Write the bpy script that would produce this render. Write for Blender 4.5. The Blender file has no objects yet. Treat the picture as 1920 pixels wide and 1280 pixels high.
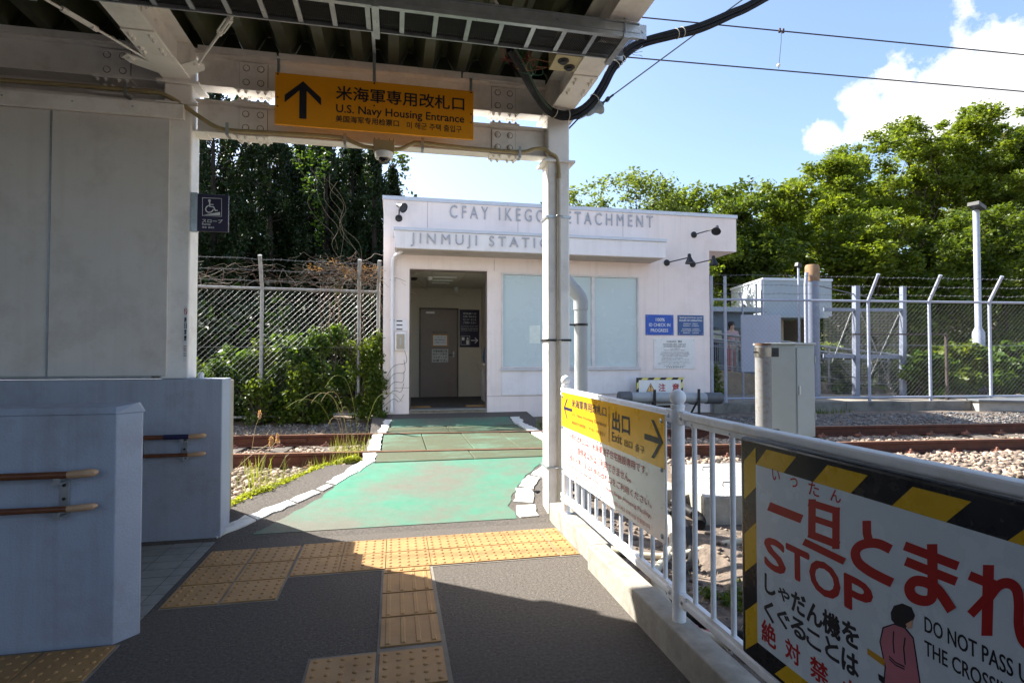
import bpy, bmesh, math, random
import numpy as np
from mathutils import Vector, Matrix, noise as mnoise
random.seed(7); RNG = np.random.default_rng(7)
D = bpy.data; SC = bpy.context.scene; COL = SC.collection
R = math.radians

# ---------------- camera, light, world, exposure ----------------
F = 1053.0; EYE = Vector((0, 0, 1.41)); YAW = math.atan(220 / F); PIT = math.atan(25 / F)
cam = D.cameras.new('camera'); cam.sensor_width = 36; cam.lens = F / 1920 * 36
cam.clip_start = .05; cam.clip_end = 2000
camo = D.objects.new('camera', cam); COL.objects.link(camo); SC.camera = camo
camo.location = EYE; camo.rotation_euler = (R(90) + PIT, 0, -YAW)
# site survey helpers: a bearing read off the photograph becomes a real point on a known wall or level
FW = Vector((math.sin(YAW) * math.cos(PIT), math.cos(YAW) * math.cos(PIT), math.sin(PIT)))
RT = Vector((math.cos(YAW), -math.sin(YAW), 0)); UP = RT.cross(FW)
def ray(x, y): return FW + RT * ((x - 960) / F) - UP * ((y - 640) / F)
def AY(x, y, Y): d = ray(x, y); return EYE + d * (Y / d.y)
def AX(x, y, X): d = ray(x, y); return EYE + d * (X / d.x)
def AZ(x, y, z): d = ray(x, y); return EYE + d * ((z - EYE.z) / d.z)
def AR(x, y, off=0.0):   # on the vertical plane through the trackside fence
    d = ray(x, y); n = Vector((.095, 1, 0)); p0 = Vector((6.06, 10 + off, 0))
    return EYE + d * ((p0 - EYE).dot(n) / d.dot(n))

SUNV = Vector((-.90, .68, 1)).normalized()
sl = D.lights.new('sun', 'SUN'); sl.energy = 5.0; sl.angle = R(.5); sl.color = (1, .95, .87)
so = D.objects.new('sun', sl); COL.objects.link(so); so.rotation_euler = SUNV.to_track_quat('Z', 'Y').to_euler()
so.location = SUNV * 40
W = D.worlds.new('World'); SC.world = W; W.use_nodes = True
wn = W.node_tree.nodes; wl = W.node_tree.links
bg = wn['Background']; sky = wn.new('ShaderNodeTexSky'); sky.sky_type = 'NISHITA'; sky.sun_disc = False
sky.sun_elevation = math.asin(SUNV.z); sky.sun_rotation = math.atan2(SUNV.x, SUNV.y)
sky.air_density = 1.0; sky.dust_density = 2.2; sky.ozone_density = 2.2; sky.altitude = 10
wl.new(sky.outputs[0], bg.inputs[0]); bg.inputs[1].default_value = .10
# clouds: banks of cumulus, each a bearing and a size, broken up by noise
tc = wn.new('ShaderNodeTexCoord'); nz = wn.new('ShaderNodeTexNoise'); nz.inputs['Scale'].default_value = 9
nz.inputs['Detail'].default_value = 9; nz.inputs['Roughness'].default_value = .62
nz2 = wn.new('ShaderNodeTexNoise'); nz2.inputs['Scale'].default_value = 26; nz2.inputs['Detail'].default_value = 6
wl.new(tc.outputs['Generated'], nz.inputs['Vector']); wl.new(tc.outputs['Generated'], nz2.inputs['Vector'])
def M2(op, a, b, clamp=False):
    m = wn.new('ShaderNodeMath'); m.operation = op; m.use_clamp = clamp
    for i, v in ((0, a), (1, b)):
        if hasattr(v, 'links'): wl.new(v, m.inputs[i])
        elif v is not None: m.inputs[i].default_value = v
    return m.outputs[0]
acc = None
blobs = [(1545, 252, .055), (1620, 232, .06), (1600, 200, .045), (1700, 222, .075), (1770, 200, .085), (1850, 170, .10), (1960, 160, .12), (2120, 170, .18), (2350, 170, .28),
         (-900, 100, .3), (-700, 180, .22), (5200, -300, .3)]
for (x, y, r) in blobs:
    c = ray(x, y).normalized()
    vm = wn.new('ShaderNodeVectorMath'); vm.operation = 'DISTANCE'; wl.new(tc.outputs['Generated'], vm.inputs[0]); vm.inputs[1].default_value = c
    q = M2('SUBTRACT', 1.0, M2('DIVIDE', vm.outputs['Value'], r))
    acc = q if acc is None else M2('MAXIMUM', acc, q)
for az in (150, 200, 245, 290):
    c = Vector((math.sin(R(az)), math.cos(R(az)), .35)).normalized()
    vm = wn.new('ShaderNodeVectorMath'); vm.operation = 'DISTANCE'; wl.new(tc.outputs['Generated'], vm.inputs[0]); vm.inputs[1].default_value = c
    acc = M2('MAXIMUM', acc, M2('SUBTRACT', 1.0, M2('DIVIDE', vm.outputs['Value'], .22)))
dens = M2('ADD', acc, M2('MULTIPLY', M2('SUBTRACT', nz.outputs['Fac'], .5), 2.9))
dens = M2('MULTIPLY', M2('SUBTRACT', dens, .36), 4.0, True)
cb = wn.new('ShaderNodeBackground'); cr = wn.new('ShaderNodeMapRange')
wl.new(nz2.outputs['Fac'], cr.inputs[0]); cr.inputs[1].default_value = .3; cr.inputs[2].default_value = .7; cr.inputs[3].default_value = .34; cr.inputs[4].default_value = .46
cb.inputs[0].default_value = (.97, .98, 1, 1); wl.new(cr.outputs[0], cb.inputs[1])
mx = wn.new('ShaderNodeMixShader'); wl.new(dens, mx.inputs[0]); wl.new(bg.outputs[0], mx.inputs[1]); wl.new(cb.outputs[0], mx.inputs[2])
wl.new(mx.outputs[0], wn['World Output'].inputs[0])
SC.view_settings.view_transform = 'Standard'; SC.view_settings.look = 'None'; SC.view_settings.gamma = 1
SC.view_settings.use_curve_mapping = False; SC.view_settings.exposure = 1.8
SC.cycles.max_bounces = 8; SC.cycles.diffuse_bounces = 4; SC.cycles.transparent_max_bounces = 12

# ---------------- materials ----------------
MATS = {}
def mat(name, col, rough=.6, metal=0, var=.12, scale=6.0, bump=0.0, bscale=60.0, dirt=None, dirt_amt=.0, dirt_scale=2.5, streak=0,
        spec=.4, coat=0, speck=None, speck_amt=.0, speck_scale=120.0, island=0.0):
    if name in MATS: return MATS[name]
    m = D.materials.new(name); m.use_nodes = True; MATS[name] = m
    n = m.node_tree.nodes; l = m.node_tree.links; p = n['Principled BSDF']
    p.inputs['Roughness'].default_value = rough; p.inputs['Metallic'].default_value = metal
    p.inputs['Specular IOR Level'].default_value = spec; p.inputs['Coat Weight'].default_value = coat
    t = n.new('ShaderNodeNewGeometry')
    def noise(s, det=5, rg=.6):
        q = n.new('ShaderNodeTexNoise'); q.inputs['Scale'].default_value = s; q.inputs['Detail'].default_value = det
        q.inputs['Roughness'].default_value = rg; l.new(t.outputs['Position'], q.inputs['Vector']); return q.outputs['Fac']
    def mr(src, a, b, c, d):
        q = n.new('ShaderNodeMapRange'); l.new(src, q.inputs[0])
        for i, v in enumerate((a, b, c, d)): q.inputs[i + 1].default_value = v
        return q.outputs[0]
    def mix(fac, a, b, bt='MIX'):
        q = n.new('ShaderNodeMix'); q.data_type = 'RGBA'; q.blend_type = bt
        if hasattr(fac, 'links'): l.new(fac, q.inputs[0])
        else: q.inputs[0].default_value = fac
        for i, v in ((6, a), (7, b)):
            if hasattr(v, 'links'): l.new(v, q.inputs[i])
            else: q.inputs[i].default_value = (*v, 1)
        return q.outputs[2]
    c = mix(mr(noise(scale), .3, .7, 0, 1), tuple(v * (1 - var) for v in col), tuple(min(1, v * (1 + var)) for v in col))
    if island:
        c = mix(1.0, c, mix(t.outputs['Random Per Island'], (1 - island,) * 3, (1 + island,) * 3), 'MULTIPLY')
    if dirt: c = mix(mr(noise(dirt_scale, 8, .7), .5, .72, 0, dirt_amt), c, dirt)
    if streak:
        sm = n.new('ShaderNodeMapping'); sm.inputs['Scale'].default_value = (9, 9, .35); l.new(t.outputs['Position'], sm.inputs[0])
        sn = n.new('ShaderNodeTexNoise'); sn.inputs['Scale'].default_value = 1; sn.inputs['Detail'].default_value = 6; sn.inputs['Roughness'].default_value = .65; l.new(sm.outputs[0], sn.inputs['Vector'])
        c = mix(mr(sn.outputs['Fac'], .5, .8, 0, streak), c, dirt)
    if speck: c = mix(mr(noise(speck_scale, 3, .6), .66, .72, 0, speck_amt), c, speck)
    l.new(c, p.inputs['Base Color'])
    l.new(mr(noise(scale * 2.3), .3, .7, max(0, rough - .08), min(1, rough + .08)), p.inputs['Roughness'])
    if bump:
        b = n.new('ShaderNodeBump'); b.inputs['Strength'].default_value = bump; b.inputs['Distance'].default_value = .01
        l.new(noise(bscale, 6, .65), b.inputs['Height']); l.new(b.outputs[0], p.inputs['Normal'])
    m['nodes_mix'] = 1
    return m
def leafmat(name, col, col2, trans=.45):
    if name in MATS: return MATS[name]
    m = D.materials.new(name); m.use_nodes = True; MATS[name] = m
    n = m.node_tree.nodes; l = m.node_tree.links; n.remove(n['Principled BSDF'])
    g = n.new('ShaderNodeNewGeometry'); nt = n.new('ShaderNodeTexNoise'); nt.inputs['Scale'].default_value = .9
    l.new(g.outputs['Position'], nt.inputs['Vector'])
    cr = n.new('ShaderNodeMix'); cr.data_type = 'RGBA'; cr.inputs[6].default_value = (*col, 1); cr.inputs[7].default_value = (*col2, 1)
    ad = n.new('ShaderNodeMath'); ad.operation = 'MULTIPLY_ADD'; l.new(g.outputs['Random Per Island'], ad.inputs[0]); ad.inputs[1].default_value = .6
    m2 = n.new('ShaderNodeMath'); m2.operation = 'MULTIPLY'; l.new(nt.outputs['Fac'], m2.inputs[0]); m2.inputs[1].default_value = .5
    l.new(m2.outputs[0], ad.inputs[2]); l.new(ad.outputs[0], cr.inputs[0])
    d = n.new('ShaderNodeBsdfPrincipled'); d.inputs['Roughness'].default_value = .45; d.inputs['Specular IOR Level'].default_value = .35
    tr = n.new('ShaderNodeBsdfTranslucent'); mx = n.new('ShaderNodeMixShader'); mx.inputs[0].default_value = trans
    hs = n.new('ShaderNodeMix'); hs.data_type = 'RGBA'; hs.blend_type = 'MULTIPLY'; hs.inputs[0].default_value = 1; hs.inputs[7].default_value = (1.5, 1.45, .55, 1)
    l.new(cr.outputs[2], hs.inputs[6]); l.new(cr.outputs[2], d.inputs['Base Color']); l.new(hs.outputs[2], tr.inputs['Color'])
    l.new(d.outputs[0], mx.inputs[1]); l.new(tr.outputs[0], mx.inputs[2]); l.new(mx.outputs[0], n['Material Output'].inputs[0])
    return m
def glassmat(name, col, rough=.05, trans=.9):
    if name in MATS: return MATS[name]
    m = D.materials.new(name); m.use_nodes = True; MATS[name] = m; p = m.node_tree.nodes['Principled BSDF']
    p.inputs['Base Color'].default_value = (*col, 1); p.inputs['Roughness'].default_value = rough; p.inputs['Transmission Weight'].default_value = trans
    return m

steel = mat('white_steel_paint', (.86, .83, .78), .42, var=.05, scale=5, dirt=(.30, .24, .17), dirt_amt=.35, dirt_scale=3.3, bump=.06, bscale=30)
steelw = mat('white_rail_paint', (.82, .83, .84), .38, var=.04, scale=8, dirt=(.34, .30, .24), dirt_amt=.35, dirt_scale=9)
panelm = mat('beige_wall_panel', (.64, .615, .575), .6, var=.04, scale=1.6, streak=.12, dirt=(.22, .15, .10), dirt_amt=.30, dirt_scale=2.2)
roofm = mat('olive_roof_sheet', (.045, .05, .024), .5, var=.25, scale=3, dirt=(.02, .018, .012), dirt_amt=.5)
galv = mat('galvanised_steel', (.42, .45, .47), .35, .75, var=.15, scale=14)
darkm = mat('black_hardware', (.015, .015, .016), .45, var=.2)
cablem = mat('black_cable', (.008, .008, .009), .6, var=.2, spec=.2)
conduitm = mat('beige_conduit', (.33, .26, .13), .4, var=.1, scale=20, dirt=(.14, .11, .06), dirt_amt=.4)
asph = mat('dark_asphalt', (.112, .100, .088), .9, var=.30, scale=55, bump=1.0, bscale=75, dirt=(.11, .098, .088), dirt_amt=.75, dirt_scale=1.1, speck=(.36, .34, .31), speck_amt=.6, speck_scale=62, spec=.12)
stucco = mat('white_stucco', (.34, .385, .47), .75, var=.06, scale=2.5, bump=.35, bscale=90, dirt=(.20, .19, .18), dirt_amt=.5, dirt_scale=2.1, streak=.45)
conc = mat('pale_concrete', (.31, .285, .24), .85, var=.18, scale=14, bump=.25, bscale=70, dirt=(.18, .16, .13), dirt_amt=.6, dirt_scale=6)
concd = mat('dark_stained_concrete', (.20, .185, .16), .85, var=.25, scale=3, bump=.3, bscale=50, dirt=(.05, .05, .045), dirt_amt=.8, dirt_scale=4)
tactm = mat('yellow_tactile_tile', (.34, .195, .072), .6, var=.12, scale=3, dirt=(.22, .12, .05), dirt_amt=.55, dirt_scale=7, bump=.1, bscale=120)
tilem = mat('grey_floor_tile', (.22, .225, .205), .5, var=.12, scale=7, dirt=(.09, .09, .08), dirt_amt=.5, dirt_scale=6)
groutm = mat('dark_grout', (.05, .05, .048), .8)
facade = mat('pinkish_stucco_wall', (.86, .765, .725), .8, var=.03, scale=1.2, bump=.25, bscale=110, dirt=(.50, .42, .37), dirt_amt=.25, dirt_scale=1.7, streak=.28)
facw = mat('white_fascia_paint', (.80, .78, .79), .6, var=.03, scale=2, dirt=(.5, .45, .42), dirt_amt=.25, dirt_scale=3, streak=.25)
trimm = mat('grey_metal_trim', (.55, .57, .62), .4, .3, var=.05)
letterm = mat('grey_letter_metal', (.40, .40, .43), .45, .2, var=.1, scale=30)
blackp = mat('black_print', (.012, .012, .02), .5, var=.05)
navy = mat('navy_print', (.012, .012, .055), .45, var=.05)
redp = mat('red_print', (.36, .006, .008), .45, var=.05)
whitep = mat('white_sign_face', (.74, .75, .74), .32, var=.03, scale=5, dirt=(.5, .47, .4), dirt_amt=.25, dirt_scale=8)
yellp = mat('yellow_sign_face', (.80, .44, .012), .3, var=.04, scale=4, dirt=(.5, .26, .02), dirt_amt=.3, dirt_scale=8)
orangep = mat('orange_yellow_sign_face', (.82, .335, .005), .42, var=.04, scale=3, dirt=(.5, .2, .01), dirt_amt=.3, dirt_scale=6)
bluep = mat('blue_sign_face', (.02, .085, .42), .35, var=.05)
rust = mat('rusty_rail', (.085, .026, .013), .7, var=.3, scale=9, bump=.15, bscale=80, dirt=(.05, .02, .012), dirt_amt=.6)
railtop = mat('worn_rail_head', (.32, .17, .10), .38, .5, var=.2, scale=12)
woodr = mat('brown_wood_handrail', (.13, .045, .018), .4, var=.2, scale=30, coat=.2)
woodl = mat('light_handrail_end', (.42, .27, .16), .45, var=.08)
# ---------------- builders ----------------
class MB:
    def __init__(s): s.v = []; s.f = []
    def add(s, vs, fs):
        o = len(s.v); s.v += [tuple(p) for p in vs]; s.f += [tuple(i + o for i in f) for f in fs]; return s
    def box(s, a, b):
        x0, x1 = sorted((a[0], b[0])); y0, y1 = sorted((a[1], b[1])); z0, z1 = sorted((a[2], b[2]))
        return s.add([(x0, y0, z0), (x1, y0, z0), (x1, y1, z0), (x0, y1, z0), (x0, y0, z1), (x1, y0, z1), (x1, y1, z1), (x0, y1, z1)],
                     [(0, 3, 2, 1), (4, 5, 6, 7), (0, 1, 5, 4), (1, 2, 6, 5), (2, 3, 7, 6), (3, 0, 4, 7)])
    def obox(s, c, size, ax=(1, 0, 0), up=(0, 0, 1)):
        c = Vector(c); x = Vector(ax).normalized(); u = Vector(up).normalized(); y = u.cross(x).normalized(); u = x.cross(y)
        h = [k / 2 for k in size]; vs = []
        for dz in (-1, 1):
            for dx, dy in ((-1, -1), (1, -1), (1, 1), (-1, 1)): vs.append(c + x * h[0] * dx + y * h[1] * dy + u * h[2] * dz)
        return s.add(vs, [(0, 3, 2, 1), (4, 5, 6, 7), (0, 1, 5, 4), (1, 2, 6, 5), (2, 3, 7, 6), (3, 0, 4, 7)])
    def bar(s, a, b, w, h, up=(0, 0, 1)):
        a = Vector(a); b = Vector(b); d = b - a; return s.obox((a + b) / 2, (d.length, w, h), d, up)
    def tube(s, pts, r, n=8, caps=True):
        pts = [Vector(p) for p in pts]; k = len(pts); rr = r if isinstance(r, (list, tuple)) else [r] * k
        t0 = (pts[1] - pts[0]).normalized(); ref = Vector((0, 0, 1)) if abs(t0.z) < .9 else Vector((1, 0, 0))
        u = t0.cross(ref).normalized(); vs = []
        for i, p in enumerate(pts):
            t = (pts[min(i + 1, k - 1)] - pts[max(i - 1, 0)]).normalized()
            u = (u - t * u.dot(t)).normalized(); w = t.cross(u)
            for j in range(n):
                a = 2 * math.pi * j / n; vs.append(p + (u * math.cos(a) + w * math.sin(a)) * rr[i])
        fs = [(i * n + j, i * n + (j + 1) % n, (i + 1) * n + (j + 1) % n, (i + 1) * n + j) for i in range(k - 1) for j in range(n)]
        if caps: fs += [tuple(range(n))[::-1], tuple((k - 1) * n + j for j in range(n))]
        return s.add(vs, fs)
    def lathe(s, c, prof, ax=(0, 0, 1), n=20):
        c = Vector(c); z = Vector(ax).normalized(); ref = Vector((1, 0, 0)) if abs(z.x) < .9 else Vector((0, 1, 0))
        u = z.cross(ref).normalized(); w = z.cross(u); vs = []
        for (r, h) in prof:
            for j in range(n):
                a = 2 * math.pi * j / n; vs.append(c + z * h + (u * math.cos(a) + w * math.sin(a)) * max(r, 1e-4))
        k = len(prof)
        fs = [(i * n + j, i * n + (j + 1) % n, (i + 1) * n + (j + 1) % n, (i + 1) * n + j) for i in range(k - 1) for j in range(n)]
        fs += [tuple(range(n))[::-1], tuple((k - 1) * n + j for j in range(n))]
        return s.add(vs, fs)
    def sphere(s, c, r, n=12):
        return s.lathe(c, [(r * math.sin(math.pi * i / n), -r * math.cos(math.pi * i / n)) for i in range(n + 1)], n=n + 4)
    def prism(s, poly, d):
        k = len(poly); d = Vector(d); a = [Vector(p) for p in poly]; b = [p + d for p in a]
        return s.add(a + b, [tuple(range(k))[::-1], tuple(range(k, 2 * k))] + [(i, (i + 1) % k, k + (i + 1) % k, k + i) for i in range(k)])
    def build(s, name, m, parent=None, smooth=False, bev=0, seg=2):
        me = D.meshes.new(name); me.from_pydata(s.v, [], s.f); me.validate()
        if m: me.materials.append(m)
        bm = bmesh.new(); bm.from_mesh(me); bmesh.ops.recalc_face_normals(bm, faces=bm.faces); bm.to_mesh(me); bm.free()
        if smooth:
            me.shade_smooth() if hasattr(me, 'shade_smooth') else None
        o = D.objects.new(name, me); COL.objects.link(o); setp(o, parent)
        if smooth:
            try: me.set_sharp_from_angle(angle=R(45))
            except Exception: pass
        if bev:
            b = o.modifiers.new('bevel', 'BEVEL'); b.width = bev; b.segments = seg; b.limit_method = 'ANGLE'; b.angle_limit = R(40)
        return o
def wloc(o):
    v = Vector((0, 0, 0))
    while o: v = v + o.location; o = o.parent if not o.matrix_parent_inverse.is_identity or o.parent is None else o.parent
    return v
def setp(o, parent):
    if parent is None: return
    o.parent = parent
    if parent.type == 'EMPTY': o.matrix_parent_inverse = Matrix.Translation(-parent.location)
def B(): return MB()
def tag(o, label=None, cat=None, group=None, kind=None):
    if label: o['label'] = label
    if cat: o['category'] = cat
    if group: o['group'] = group
    if kind: o['kind'] = kind
    return o
def thing(name, loc, label, cat, group=None):
    o = D.objects.new(name, None); o.empty_display_size = .1; COL.objects.link(o); o.location = loc; return tag(o, label, cat, group)
def stuff(o): o['kind'] = 'stuff'; return o
def struct(o): o['kind'] = 'structure'; return o
def inst(name, me, parent, loc, rot=(0, 0, 0), scale=(1, 1, 1)):
    o = D.objects.new(name, me); COL.objects.link(o); o.location = loc; o.rotation_euler = rot; o.scale = scale; setp(o, parent); return o

def textmesh(s, bold=0.0, ext=0.0, space=1.0):
    c = D.curves.new('txt', 'FONT'); c.body = s; c.size = 1; c.offset = bold; c.extrude = ext; c.resolution_u = 3; c.space_character = space
    o = D.objects.new('txt', c); COL.objects.link(o); bpy.context.view_layer.update()
    me = D.meshes.new_from_object(o.evaluated_get(bpy.context.evaluated_depsgraph_get())); D.objects.remove(o); D.curves.remove(c)
    return me
def text(s, bl, br, tl, m, parent, name='lettering', bold=.02, ext=0.0, lift=.0015, nrm=None, fit=True, space=1.0):
    """text filling the box bottom-left, bottom-right, top-left (world points)"""
    bl, br, tl = Vector(bl), Vector(br), Vector(tl); xd = (br - bl); yd = (tl - bl); yd = yd - xd.normalized() * yd.dot(xd.normalized())
    w, h = xd.length, yd.length; xd.normalize(); yd.normalize(); n = xd.cross(yd)
    me = textmesh(s, 0, 0, space); co = np.empty(len(me.vertices) * 3); me.vertices.foreach_get('co', co); co = co.reshape(-1, 3)
    x0, y0 = co[:, 0].min(), co[:, 1].min(); x1, y1 = co[:, 0].max(), co[:, 1].max()
    sx = w / (x1 - x0); sy = h / (y1 - y0)
    if not fit: sx = sy
    P = np.array(bl + n * lift) + np.outer((co[:, 0] - x0) * sx, xd) + np.outer((co[:, 1] - y0) * sy, yd)
    if ext:
        k = len(P); P2 = P + np.array(n) * ext; faces = [tuple(p.vertices) for p in me.polygons]
        cnt = {}
        for f in faces:
            for i in range(len(f)): e = (f[i], f[(i + 1) % len(f)]); cnt[e] = 1
        side = [(b, a, a + k, b + k) for (a, b) in cnt if (b, a) not in cnt]
        allf = faces + [tuple(i + k for i in f) for f in faces] + side
        me2 = D.meshes.new(name); me2.from_pydata([tuple(p) for p in np.vstack([P, P2])], [], allf); me = me2
    elif bold > 0:
        dd = bold * h * .8; xa, ya, na = np.array(xd), np.array(yd), np.array(n); k = len(P); faces = [tuple(p.vertices) for p in me.polygons]; VV = []; FF = []
        for j, (ox, oy) in enumerate(((0, 0), (1, 0), (-1, 0), (0, 1), (0, -1), (.7, .7), (-.7, -.7), (.7, -.7), (-.7, .7))):
            VV.append(P + xa * ox * dd + ya * oy * dd + na * .00006 * j); FF += [tuple(i + k * j for i in f) for f in faces]
        me = D.meshes.new(name); me.from_pydata([tuple(p) for p in np.vstack(VV)], [], FF)
    else:
        me.vertices.foreach_set('co', P.ravel())
    me.materials.clear(); me.materials.append(m); me.name = name; me.update()
    o = D.objects.new(name, me); COL.objects.link(o); setp(o, parent); return o
def flat(poly, m, parent, n, name='print', lift=.002, th=.0006):
    n = Vector(n); b = B(); b.prism([Vector(p) + n * lift for p in poly], n * th); return b.build(name, m, parent)
def strip(pts, w, nrm):   # flat ribbon outline along pts, in the plane with normal nrm
    pts = [Vector(p) for p in pts]; L = []; Rr = []; nrm = Vector(nrm)
    for i, p in enumerate(pts):
        t = (pts[min(i + 1, len(pts) - 1)] - pts[max(i - 1, 0)]).normalized(); s = nrm.cross(t) * w / 2; L.append(p + s); Rr.append(p - s)
    return L + Rr[::-1]

def quads(name, C, X, Y, m, parent=None):
    """many small leaf quads from centre, half-axis arrays"""
    n = len(C); V = np.empty((n, 4, 3)); V[:, 0] = C - X; V[:, 1] = C - Y * .55; V[:, 2] = C + X; V[:, 3] = C + Y * .55
    me = D.meshes.new(name); me.vertices.add(n * 4); me.vertices.foreach_set('co', V.ravel()); me.loops.add(n * 4)
    me.loops.foreach_set('vertex_index', np.arange(n * 4, dtype=np.int32)); me.polygons.add(n)
    me.polygons.foreach_set('loop_start', np.arange(0, n * 4, 4, dtype=np.int32)); me.polygons.foreach_set('loop_total', np.full(n, 4, dtype=np.int32))
    me.update(); me.materials.append(m); o = D.objects.new(name, me); COL.objects.link(o); setp(o, parent); return o
def leaves(name, cl, n, size, m, parent=None, droop=0.0, flatn=.35, shell=.35, vert=0.0):
    """cl: array of clumps (x,y,z,rx,ry,rz); n leaves in all"""
    cl = np.array(cl, float); wt = (cl[:, 3] * cl[:, 4] * cl[:, 5]) ** .67; idx = RNG.choice(len(cl), n, p=wt / wt.sum())
    d = RNG.normal(size=(n, 3)); d /= np.linalg.norm(d, axis=1)[:, None]
    rad = 1 - shell * RNG.random(n) ** 1.3 * 1.6; rad = np.clip(rad + RNG.normal(scale=.13, size=n), .05, 1.35)
    C = cl[idx, :3] + d * cl[idx, 3:6] * rad[:, None]
    X = RNG.normal(size=(n, 3)); X[:, 2] = X[:, 2] * flatn - droop; X[:, 2] += vert * np.sign(RNG.random(n) - .3) * 2
    X /= np.linalg.norm(X, axis=1)[:, None]
    Y = np.cross(X, RNG.normal(size=(n, 3)) + np.array([0, 0, 1.2])); Y /= np.linalg.norm(Y, axis=1)[:, None]
    s = size * (.6 + .8 * RNG.random(n))[:, None]
    return quads(name, C, X * s, Y * s, m, parent)
# ---------------- ground ----------------
def lerp(x, xs, ys): return float(np.interp(x, xs, ys))
def zt(Y): return lerp(Y, [4.6, 6.1, 8.97, 9.9], [0, .277, .277, .38])
lf = lambda Y: lerp(Y, [4.7, 5.16, 5.37, 6.1, 6.5, 10], [-1.42, -1.42, -1.26, -.66, -.36, -.36])
rf = lambda Y: lerp(Y, [4.7, 5.2, 5.6, 6.1, 6.6, 10], [1.42, 1.36, 1.55, 1.95, 2.32, 2.36])
def gz(x, y):
    yy = y + .088 * x if 5 < y < 10.5 else y
    b = lerp(yy, [-60, 2, 4.5, 5.9, 6.4, 8.8, 9.5, 10, 60], [-.12, -.10, -.03, .07, .12, .12, .22, .28, .3])
    if -1.5 < x < 2.35 and y < 10.0: b = min(b, zt(y) - .14)
    if 4.95 < y < 6.55 and -3 < x < lf(y) + .02: b = max(b, zt(y) - .05 - .22 * (lf(y) - x))
    if -6 < x < 1.42 and y < 4.9: b = -.2
    if y > 18 and x > 4: b += (y - 18) * .12 * min(1, (x - 4) / 6) if y < 70 else 52 * .12 * min(1, (x - 4) / 6)
    b += .022 * mnoise.noise(Vector((x * 2.3, y * 2.3, 0))) + .05 * mnoise.noise(Vector((x * .4, y * .4, 3)))*(0 if -6<x<1.42 and y<4.9 else 1)
    return b
def axis(dense0, dense1, step, far):
    a = list(np.arange(dense0, dense1, step)); d = step
    while a[-1] < far: d *= 1.35; a.append(a[-1] + d)
    lo = []; p = dense0; d = step
    while p > -far: d *= 1.35; p -= d; lo.append(p)
    return lo[::-1] + a
xs = axis(-5, 16, .15, 400); ys = axis(-2, 14, .12, 400)
b = B(); b.v = [(x, y, gz(x, y)) for y in ys for x in xs]; nx = len(xs)
b.f = [(j * nx + i, j * nx + i + 1, (j + 1) * nx + i + 1, (j + 1) * nx + i) for j in range(len(ys) - 1) for i in range(nx - 1)]
gravelm = mat('brown_soil_and_gravel', (.155, .12, .092), .95, var=.45, scale=16, bump=1.0, bscale=38, dirt=(.06, .047, .037), dirt_amt=.8, dirt_scale=3, speck=(.42, .36, .30), speck_amt=.7, speck_scale=34)
struct(b.build('ground', gravelm, smooth=True))

# asphalt path in three reaches
def loft(rows, m, name, parent=None, th=.1):
    b = B()
    for (x0, x1, y, z) in rows: b.v += [(x0, y, z), (x1, y, z), (x0, y, z - th), (x1, y, z - th)]
    for i in range(len(rows) - 1):
        a = 4 * i; c = a + 4; b.f += [(a, a + 1, c + 1, c), (a + 2, c + 2, c + 3, a + 3), (a, c, c + 2, a + 2), (a + 1, a + 3, c + 3, c + 1)]
    k = 4 * (len(rows) - 1); b.f += [(0, 2, 3, 1), (k, k + 1, k + 3, k + 2)]
    return b.build(name, m, parent)
path = struct(loft([(-6, 1.36, -6, 0), (-6, 1.36, 4.6, 0), (-6, 1.36, 4.66, .0111), (-1.42, 1.38, 4.7205, .0222)], asph, 'platform_paving', th=.3))
lf = lambda Y: lerp(Y, [4.7, 5.16, 5.37, 6.1, 6.5, 10], [-1.42, -1.42, -1.26, -.66, -.36, -.36])
rf = lambda Y: lerp(Y, [4.7, 5.2, 5.6, 6.1, 6.6, 10], [1.42, 1.36, 1.55, 1.95, 2.32, 2.36])
cross = struct(loft([(lf(Y), rf(Y), Y, zt(Y) - (0 if Y < 6.1 or Y > 9 else .055)) for Y in [4.72, 4.9, 5.1, 5.3, 5.5, 5.7, 5.9, 6.06, 6.08, 6.12, 7, 8, 8.88, 8.92, 8.97, 9.2, 9.6, 9.99]], asph, 'crossing_path'))
def greenmat(name, base, worn, lo, hi, sc):
    m = mat(name, base, .75, bump=.5, bscale=150, var=.1); n = m.node_tree.nodes; l = m.node_tree.links; p = n['Principled BSDF']
    src = p.inputs['Base Color'].links[0].from_socket; g = n.new('ShaderNodeNewGeometry'); mp = n.new('ShaderNodeMapping')
    l.new(g.outputs['Position'], mp.inputs[0]); mp.inputs['Scale'].default_value = (.8, 1.3, 1)
    def nz(s, d=8):
        q = n.new('ShaderNodeTexNoise'); q.inputs['Scale'].default_value = s; q.inputs['Detail'].default_value = d; q.inputs['Roughness'].default_value = .72
        l.new(mp.outputs[0], q.inputs['Vector']); r = n.new('ShaderNodeMapRange'); l.new(q.outputs['Fac'], r.inputs[0]); r.inputs[1].default_value = lo; r.inputs[2].default_value = hi; return r.outputs[0]
    mm = n.new('ShaderNodeMix'); mm.data_type = 'RGBA'; l.new(nz(sc), mm.inputs[0]); l.new(src, mm.inputs[6])
    sp = n.new('ShaderNodeMix'); sp.data_type = 'RGBA'; q = n.new('ShaderNodeTexNoise'); q.inputs['Scale'].default_value = 140; l.new(g.outputs['Position'], q.inputs['Vector'])
    l.new(q.outputs['Fac'], sp.inputs[0]); sp.inputs[6].default_value = (*worn, 1); sp.inputs[7].default_value = (*[v * .7 for v in worn], 1)
    l.new(sp.outputs[2], mm.inputs[7]); l.new(mm.outputs[2], p.inputs['Base Color']); return m
greenp = greenmat('green_path_paint', (.045, .205, .130), (.150, .155, .118), .40, .60, 1.1)
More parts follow.
